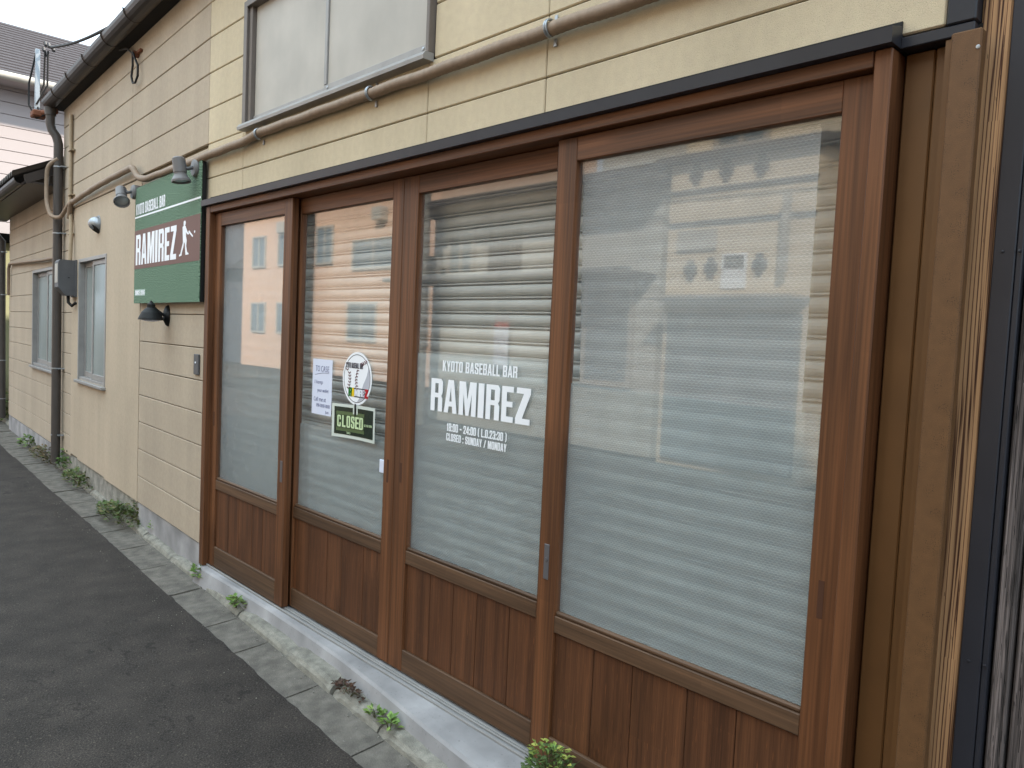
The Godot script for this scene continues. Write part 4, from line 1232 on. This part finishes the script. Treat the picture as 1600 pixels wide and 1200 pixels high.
	bx("hanger", Vector3(-0.005, 0.030, 0.0066), Vector3(0.005, 0.082, 0.008), M.black, cs, 0.0)

func wires() -> void:
	var br := group("service_bracket", self, BEND, LB)
	tag(br, "steel cable bracket with insulators at the left end of the roof gutter", "bracket")
	bx("bracket_plate", Vector3(-4.16, 3.45, 0.17), Vector3(-4.13, 4.02, 0.21), M.galvanised, br, 0.003)
	var m := MB.new()
	m.tube([Vector3(-3.9, 3.42, 0.08), Vector3(-4.15, 3.42, 0.19)], 0.03, 8)
	m.box(Vector3(-4.2, 3.38, 0.12), Vector3(-4.05, 3.44, 0.24), 0.01)
	put("bracket_arm", m.mesh(), M.rusty, br)
	for q in [Vector3(-4.14, 4.03, 0.14), Vector3(-4.07, 4.06, 0.11), Vector3(-4.09, 3.98, 0.12), Vector3(-4.03, 4.02, 0.08), Vector3(-4.12, 4.08, 0.13)]:
		var n := MB.new()
		n.lathe([Vector2(0, -0.03), Vector2(0.014, -0.03), Vector2(0.008, -0.015), Vector2(0.018, 0.0), Vector2(0.008, 0.012), Vector2(0.016, 0.025), Vector2(0, 0.03)], Transform3D(Basis(Vector3(0, 0, 1), 0.8), q), 10)
		put("insulator", n.mesh(), M.grey_plastic, br)
	for q in [[Vector3(-4.14, 4.0, 0.20), Vector3(-4.2, 3.7, 0.25), Vector3(-4.2, 3.5, 0.25), Vector3(-4.12, 3.37, 0.2), Vector3(-3.95, 3.42, 0.1)], [Vector3(-4.08, 4.0, 0.14), Vector3(-4.12, 3.7, 0.14), Vector3(-4.16, 3.52, 0.19), Vector3(-4.1, 3.42, 0.18)], [Vector3(-4.05, 4.0, 0.12), Vector3(-4.07, 3.68, 0.12), Vector3(-4.12, 3.5, 0.2)]]:
		var n := MB.new()
		n.tube(q, 0.009, 6)
		put("wire", n.mesh(), M.cable, br)
	m = MB.new()
	var pts := []
	for i in 17:
		var t := i / 16.0
		pts.append(Vector3(-4.06, 4.04, 0.10).lerp(Vector3(-2.1, 3.715, 0.035), t) - Vector3(0, 0.03 * sin(PI * t), 0))
	m.tube(pts, 0.013, 6)
	tag(put("power_cable", m.mesh(), M.cable, self, BEND, LB), "black power cable running from the bracket over the roof gutter", "cable")
	var lp := group("wire_loop", self, BEND, LB)
	tag(lp, "dark wire loop hanging from a rusty hook under the eave", "wire")
	m = MB.new()
	m.box(Vector3(-1.45, 3.35, 0.0), Vector3(-1.34, 3.37, 0.02), 0.003)
	m.box(Vector3(-1.45, 3.33, 0.0), Vector3(-1.42, 3.37, 0.04), 0.003)
	put("hook", m.mesh(), M.rusty, lp)
	m = MB.new()
	var c := []
	for q in [[1.75, 3.45, 0.05], [1.58, 3.42, 0.04], [1.44, 3.35, 0.04], [1.47, 3.28, 0.03], [1.50, 3.21, 0.03], [1.46, 3.155, 0.03], [1.40, 3.145, 0.03], [1.34, 3.18, 0.03], [1.34, 3.25, 0.03], [1.40, 3.31, 0.035], [1.43, 3.36, 0.04]]: c.append(Vector3(-q[0], q[1], q[2]))
	m.tube(c, 0.0075, 6)
	put("wire", m.mesh(), M.cable, lp)

# ---------------------------------------------------------------- the other side of the street, seen in the panes
func far_window(o: Node3D, x0: float, x1: float, y0: float, y1: float, z: float) -> void:
	var w := group("window", o)
	var m := MB.new()
	m.box(Vector3(x0, y0, z - 0.05), Vector3(x0 + 0.07, y1, z + 0.04))
	m.box(Vector3(x1 - 0.07, y0, z - 0.05), Vector3(x1, y1, z + 0.04))
	m.box(Vector3(x0 + 0.07, y0, z - 0.05), Vector3(x1 - 0.07, y0 + 0.07, z + 0.04))
	m.box(Vector3(x0 + 0.07, y1 - 0.07, z - 0.05), Vector3(x1 - 0.07, y1, z + 0.04))
	m.box(Vector3((x0 + x1) / 2 - 0.03, y0 + 0.07, z - 0.045), Vector3((x0 + x1) / 2 + 0.03, y1 - 0.07, z + 0.035))
	put("frame", m.mesh(), M.shutter_panel, w)
	bx("pane", Vector3(x0 + 0.07, y0 + 0.07, z - 0.012), Vector3(x1 - 0.07, y1 - 0.07, z + 0.0), mat("dull_pane", Color(0.40, 0.46, 0.50), 0.12), w, 0.0)

func opposite() -> void:
	# orange apartment block set back behind a lot, 11 m away
	var ob := group("apartment_building")
	tag(ob, "salmon orange apartment block across the street, mirrored in the left panes", "building")
	var op := mat("orange_plaster", Color(0.97, 0.80, 0.69), 0.9, "stucco", "", Vector3.ONE * 0.5)
	bx("wall", Vector3(-29.2, 0.0, 11.3), Vector3(-16.9, 8.6, 18.0), op, ob, 0.02)
	var zf := 11.28
	for r in [[-28.3, -27.2, 3.75, 4.95], [-26.2, -25.2, 3.75, 4.95], [-28.3, -27.1, 1.3, 2.45], [-26.2, -25.2, 1.3, 2.45], [-23.6, -22.5, 3.7, 5.0], [-21.3, -18.9, 3.45, 4.4], [-21.5, -19.8, 1.2, 2.45], [-18.6, -17.2, 1.2, 3.0], [-28.3, -27.2, 6.2, 7.4], [-21.3, -18.9, 6.2, 7.3]]: far_window(ob, r[0], r[1], r[2], r[3], zf)
	var m := MB.new()
	m.tube([Vector3(-24.6, 0.3, 11.2), Vector3(-24.6, 6.4, 11.2)], 0.06, 8)
	put("downpipe", m.mesh(), M.shutter_panel, ob)
	for x in [-25.9, -19.9]: bx("vent_cover", Vector3(x, 4.9, 11.0), Vector3(x + 0.5, 5.3, 11.29), M.shutter_panel, ob, 0.02)
	bx("meter_box", Vector3(-24.9, 2.3, 11.05), Vector3(-24.4, 2.9, 11.29), M.shutter_panel, ob, 0.02)
	# dark house left of it
	var dh := group("slate_house")
	tag(dh, "dark grey slate roofed house across the street beside the orange block", "house")
	bx("wall", Vector3(-40.0, 0.0, 11.6), Vector3(-29.6, 4.0, 18.0), mat("slate_wall", Color(0.30, 0.31, 0.34), 0.8), dh, 0.02)
	m = MB.new()
	m.extrude([Vector2(3.8, 11.0), Vector2(3.95, 11.0), Vector2(7.0, 15.0), Vector2(3.8, 19.0)], -40.5, -29.3, true, true)
	put("roof", m.mesh(), M.roof_tile, dh)
	# grey house close to the street
	var gh := group("grey_house")
	tag(gh, "grey two storey house across the street with a tiled eave, mirrored in the right panes", "house")
	bx("wall", Vector3(-10.75, 0.0, 6.4), Vector3(-5.85, 3.6, 12.0), mat("grey_plaster", Color(0.78, 0.78, 0.76), 0.9, "dirt", "", Vector3.ONE * 0.4), gh, 0.01)
	m = MB.new()
	m.extrude([Vector2(3.55, 5.7), Vector2(3.66, 5.7), Vector2(4.35, 8.2), Vector2(3.6, 12.0)], -11.0, -5.7, true, true)
	put("eave_roof", m.mesh(), M.roof_tile, gh)
	bx("upper_wall", Vector3(-8.6, 3.9, 8.4), Vector3(-5.9, 6.4, 12.0), M.grey_plaster, gh, 0.01)
	bx("cream_panel", Vector3(-9.35, 1.9, 6.33), Vector3(-8.45, 2.5, 6.41), M.shutter_panel, gh)
	var lat := MB.new()
	for k in 9: lat.box(Vector3(-9.2 + k * 0.085, 2.5, 6.30), Vector3(-9.17 + k * 0.085, 3.2, 6.36))
	for y in [2.5, 3.18]: lat.box(Vector3(-9.22, y, 6.31), Vector3(-8.46, y + 0.05, 6.35))
	put("window_lattice", lat.mesh(), M.weathered, gh)
	far_window(gh, -10.3, -9.6, 2.5, 3.3, 6.38)
	far_window(gh, -7.9, -6.2, 0.9, 2.6, 6.38)
	bx("awning", Vector3(-11.0, 2.36, 5.5), Vector3(-5.9, 2.42, 6.4), M.corrugated, gh, 0.01)
	bx("condenser", Vector3(-10.85, 2.50, 5.9), Vector3(-10.3, 2.82, 6.25), M.shutter_panel, gh, 0.02)
	# cream house at the right, mirrored in the widest pane
	var ch := group("cream_house")
	tag(ch, "cream house with a small gable across the street, mirrored in the rightmost pane", "house")
	bx("wall", Vector3(-5.62, 0.0, 6.2), Vector3(-3.7, 3.72, 12.0), mat("cream_plaster", Color(0.95, 0.88, 0.77), 0.9, "dirt", "", Vector3.ONE * 0.5), ch, 0.01)
	bx("side_wall", Vector3(-3.69, 0.0, 6.7), Vector3(-2.42, 3.7, 12.0), M.cream_plaster, ch, 0.01)
	bx("upper_wall", Vector3(-6.1, 3.9, 7.2), Vector3(-2.5, 7.5, 12.0), M.cream_plaster, ch, 0.01)
	m = MB.new()
	m.extrude([Vector2(3.72, 6.05), Vector2(3.80, 6.05), Vector2(4.02, 7.2), Vector2(3.72, 7.2)], -5.75, -3.6, true, true)
	put("roof", m.mesh(), M.roof_tile, ch)
	far_window(ch, -5.63, -4.85, 4.08, 5.3, 7.18)
	for y in [3.36, 2.97]: bx("beam", Vector3(-5.61, y, 6.15), Vector3(-3.71, y + 0.035, 6.21), M.corrugated, ch)
	for q in [[-5.24, 3.58], [-4.83, 3.58], [-4.39, 3.58], [-5.25, 2.42], [-4.97, 2.44], [-4.34, 2.46]]:
		m = MB.new()
		for e in [[0.04, 0.12], [0.085, 0.05]]: m.box(Vector3(q[0] - e[0], q[1] - e[1], 6.16), Vector3(q[0] + e[0], q[1] + e[1], 6.21 - e[0] * 0.02))
		put("cross_opening", m.mesh(), M.corrugated, ch)
	bx("sign_panel", Vector3(-5.45, 2.66, 6.15), Vector3(-4.91, 2.9, 6.2), M.shutter_panel, ch)
	bx("poster", Vector3(-4.82, 2.19, 6.17), Vector3(-4.5, 2.6, 6.2), M.white_print, ch)
	bx("poster_picture", Vector3(-4.79, 2.42, 6.165), Vector3(-4.53, 2.57, 6.1695), M.corrugated, ch, 0.0)
	bx("awning", Vector3(-5.6, 2.04, 5.7), Vector3(-3.72, 2.09, 6.2), M.shutter_panel, ch, 0.01)
	bx("white_post", Vector3(-4.02, 2.35, 6.0), Vector3(-3.95, 3.2, 6.08), M.shutter_panel, ch)
	bx("storefront", Vector3(-5.5, 0.1, 6.12), Vector3(-3.8, 1.9, 6.2), M.dull_pane, ch)
	var bn := group("red_banner")
	tag(bn, "white cloth banner with red top across the street, mirrored in the lettered pane", "banner")
	bx("cloth", Vector3(-8.95, 1.0, 6.28), Vector3(-8.62, 1.66, 6.29), M.paper, bn, 0.0)
	bx("red_top", Vector3(-8.95, 1.662, 6.28), Vector3(-8.62, 1.86, 6.29), mat("banner_red", Color(0.75, 0.2, 0.2), 0.8), bn, 0.0)
	# right hand end of the street, so that the boards do not face an empty horizon
	var eh := group("brown_house")
	tag(eh, "brown clad house across the street towards the right", "house")
	bx("wall", Vector3(-2.4, 0.0, 6.3), Vector3(9.0, 5.5, 12.0), mat("brown_plaster", Color(0.52, 0.45, 0.38), 0.9, "dirt", "", Vector3.ONE * 0.4), eh, 0.01)
	m = MB.new()
	m.extrude([Vector2(5.4, 5.7), Vector2(5.5, 5.7), Vector2(7.0, 9.0), Vector2(5.4, 12.5)], -2.8, 9.4, true, true)
	put("roof", m.mesh(), M.roof_tile, eh)
	# utility pole and overhead wires
	m = MB.new()
	m.tube([Vector3(-10.2, 0.0, 5.7), Vector3(-10.2, 9.0, 5.7)], [0.16, 0.11], 12)
	var up := group("utility_pole")
	tag(up, "grey concrete utility pole across the street carrying the overhead wires", "pole")
	put("pole", m.mesh(), M.concrete, up)
	bx("crossarm", Vector3(-10.25, 4.3, 5.0), Vector3(-10.15, 4.4, 6.4), M.galvanised, up)
	for k in 4:
		m = MB.new()
		var pts := []
		for i in 15:
			var t := i / 14.0
			pts.append(Vector3(lerpf(-32.0, 6.0, t), lerpf(5.2, 4.3, t) + 0.25 * k - 0.5 * sin(PI * t * 2.0) ** 2, 5.2 + 0.25 * k))
		m.tube(pts, 0.015, 5)
		put("wire", m.mesh(), M.cable, up)

# ---------------------------------------------------------------- weeds
func leaves(count: int, size: float, spread: Vector3, cols: Array, sd: int) -> ArrayMesh:
	var r := RandomNumberGenerator.new()
	r.seed = sd
	var m := MB.new()
	for i in count:
		var t := r.randf()
		var a := r.randf() * TAU
		var d := pow(r.randf(), 0.6)
		var p := Vector3(cos(a) * d * spread.x, (1.0 - d * d * 0.7) * spread.y * (0.25 + 0.75 * t), sin(a) * d * spread.z)
		var dir := Vector3(cos(a) + r.randf_range(-0.7, 0.7), r.randf_range(-0.1, 0.9), sin(a) + r.randf_range(-0.7, 0.7)).normalized()
		var side := dir.cross(Vector3(r.randf_range(-0.4, 0.4), 1, r.randf_range(-0.4, 0.4))).normalized()
		var up := side.cross(dir)
		var l := size * r.randf_range(0.6, 1.3)
		var w := l * r.randf_range(0.25, 0.42)
		var c: Color = cols[r.randi() % cols.size()]
		m.col = c * r.randf_range(0.75, 1.2)
		m.col.a = 1.0
		var mid := p + dir * l * 0.5 - up * l * 0.06
		var tip := p + dir * l - up * l * 0.12
		m.tri(p, mid + side * w + up * w * 0.3, tip, up)
		m.tri(p, tip, mid - side * w + up * w * 0.3, up)
	return m.mesh()

func weed(at: Vector3, count: int, size: float, spread: Vector3, cols: Array, label: String, sd: int, called := "weed") -> void:
	var w := group(called, self, at)
	tag(w, label, "weed", "weeds along the kerb")
	stuff(put("foliage", leaves(count, size, spread, cols, sd), M.leaf, w))
	var st := MB.new()
	var r := RandomNumberGenerator.new()
	r.seed = sd
	for i in 6 + count / 30:
		var e := Vector3(r.randf_range(-0.8, 0.8) * spread.x, spread.y * r.randf_range(0.4, 0.95), r.randf_range(-0.8, 0.8) * spread.z)
		st.tube([Vector3(e.x * 0.2, -0.01, e.z * 0.2), e * 0.55 + Vector3(0, 0.1 * spread.y, 0), e], [0.0016, 0.0012, 0.0008], 4)
	st.col = Color(0.10, 0.09, 0.04)
	stuff(put("stems", st.mesh(), mat("stem", Color(0.30, 0.30, 0.16), 0.8), w))

func weeds() -> void:
	var bright := [Color(0.16, 0.26, 0.06), Color(0.12, 0.21, 0.05), Color(0.20, 0.28, 0.08)]
	var mid := [Color(0.09, 0.14, 0.045), Color(0.07, 0.11, 0.035), Color(0.12, 0.15, 0.05), Color(0.15, 0.14, 0.06)]
	var dry := [Color(0.14, 0.10, 0.05), Color(0.10, 0.09, 0.04), Color(0.09, 0.11, 0.04), Color(0.17, 0.12, 0.07)]
	var red := [Color(0.07, 0.035, 0.025), Color(0.10, 0.05, 0.03), Color(0.05, 0.03, 0.02)]
	weed(Vector3(-4.27, 0.05, 0.0), 90, 0.03, Vector3(0.07, 0.06, 0.04), bright, "bright green weed at the foot of the left door jamb", 1)
	weed(Vector3(-3.70, 0.05, 0.045), 60, 0.03, Vector3(0.06, 0.055, 0.025), bright, "small green weed on the kerb below the leftmost door", 2)
	weed(Vector3(-2.52, 0.05, 0.105), 110, 0.018, Vector3(0.10, 0.04, 0.025), red, "dark reddish dried weed on the kerb below the second door", 3)
	weed(Vector3(-2.31, 0.05, 0.12), 26, 0.03, Vector3(0.03, 0.035, 0.02), bright, "small light green weed just right of the reddish one", 4)
	weed(Vector3(-2.20, 0.05, 0.13), 26, 0.032, Vector3(0.035, 0.035, 0.02), bright, "small light green weed nearest to the camera on the kerb", 5)
	weed(Vector3(-1.475, 0.112, 0.055), 460, 0.019, Vector3(0.105, 0.165, 0.06), [mid[0], mid[1], mid[1], bright[0]], "bushy dark green weed in front of the rightmost door", 6)
	weed(Vector3(-1.475, 0.20, 0.055), 46, 0.022, Vector3(0.085, 0.095, 0.045), [Color(0.30, 0.32, 0.07), Color(0.22, 0.28, 0.06)], "yellow green young shoots topping the bushy weed", 7)
	weed(Vector3(-5.95, 0.04, -0.06), 620, 0.032, Vector3(0.42, 0.10, 0.10), mid, "wide low green weed on the kerb below the plaster wall", 8)
	weed(Vector3(-5.75, 0.06, -0.14), 180, 0.034, Vector3(0.17, 0.17, 0.05), mid, "upright green weed against the wall under the sign", 9)
	weed(Vector3(-5.34, 0.07, -0.10), 24, 0.03, Vector3(0.04, 0.06, 0.03), bright, "tiny yellow green weed at the base of the siding", 10)
	weed(Vector3(-7.40, 0.03, -0.16), 420, 0.034, Vector3(0.38, 0.13, 0.09), mid, "low green weed patch at the kerb, right of the downpipe", 11)
	weed(Vector3(-8.05, 0.04, -0.25), 300, 0.04, Vector3(0.27, 0.22, 0.08), [bright[1], mid[0], mid[1]], "dark green weed clump at the foot of the corner downpipe", 12)
	weed(Vector3(-8.9, 0.03, -0.25), 560, 0.034, Vector3(0.6, 0.12, 0.11), dry, "dry brownish weed patch left of the corner downpipe", 13)
	weed(Vector3(-9.9, 0.02, -0.28), 120, 0.05, Vector3(0.25, 0.13, 0.08), [bright[0], mid[0]], "light green weed by the annex base", 14)
	weed(Vector3(-12.6, 0.0, -0.35), 300, 0.10, Vector3(0.35, 0.75, 0.2), mid, "tall green plant at the far left edge past the annex", 15)
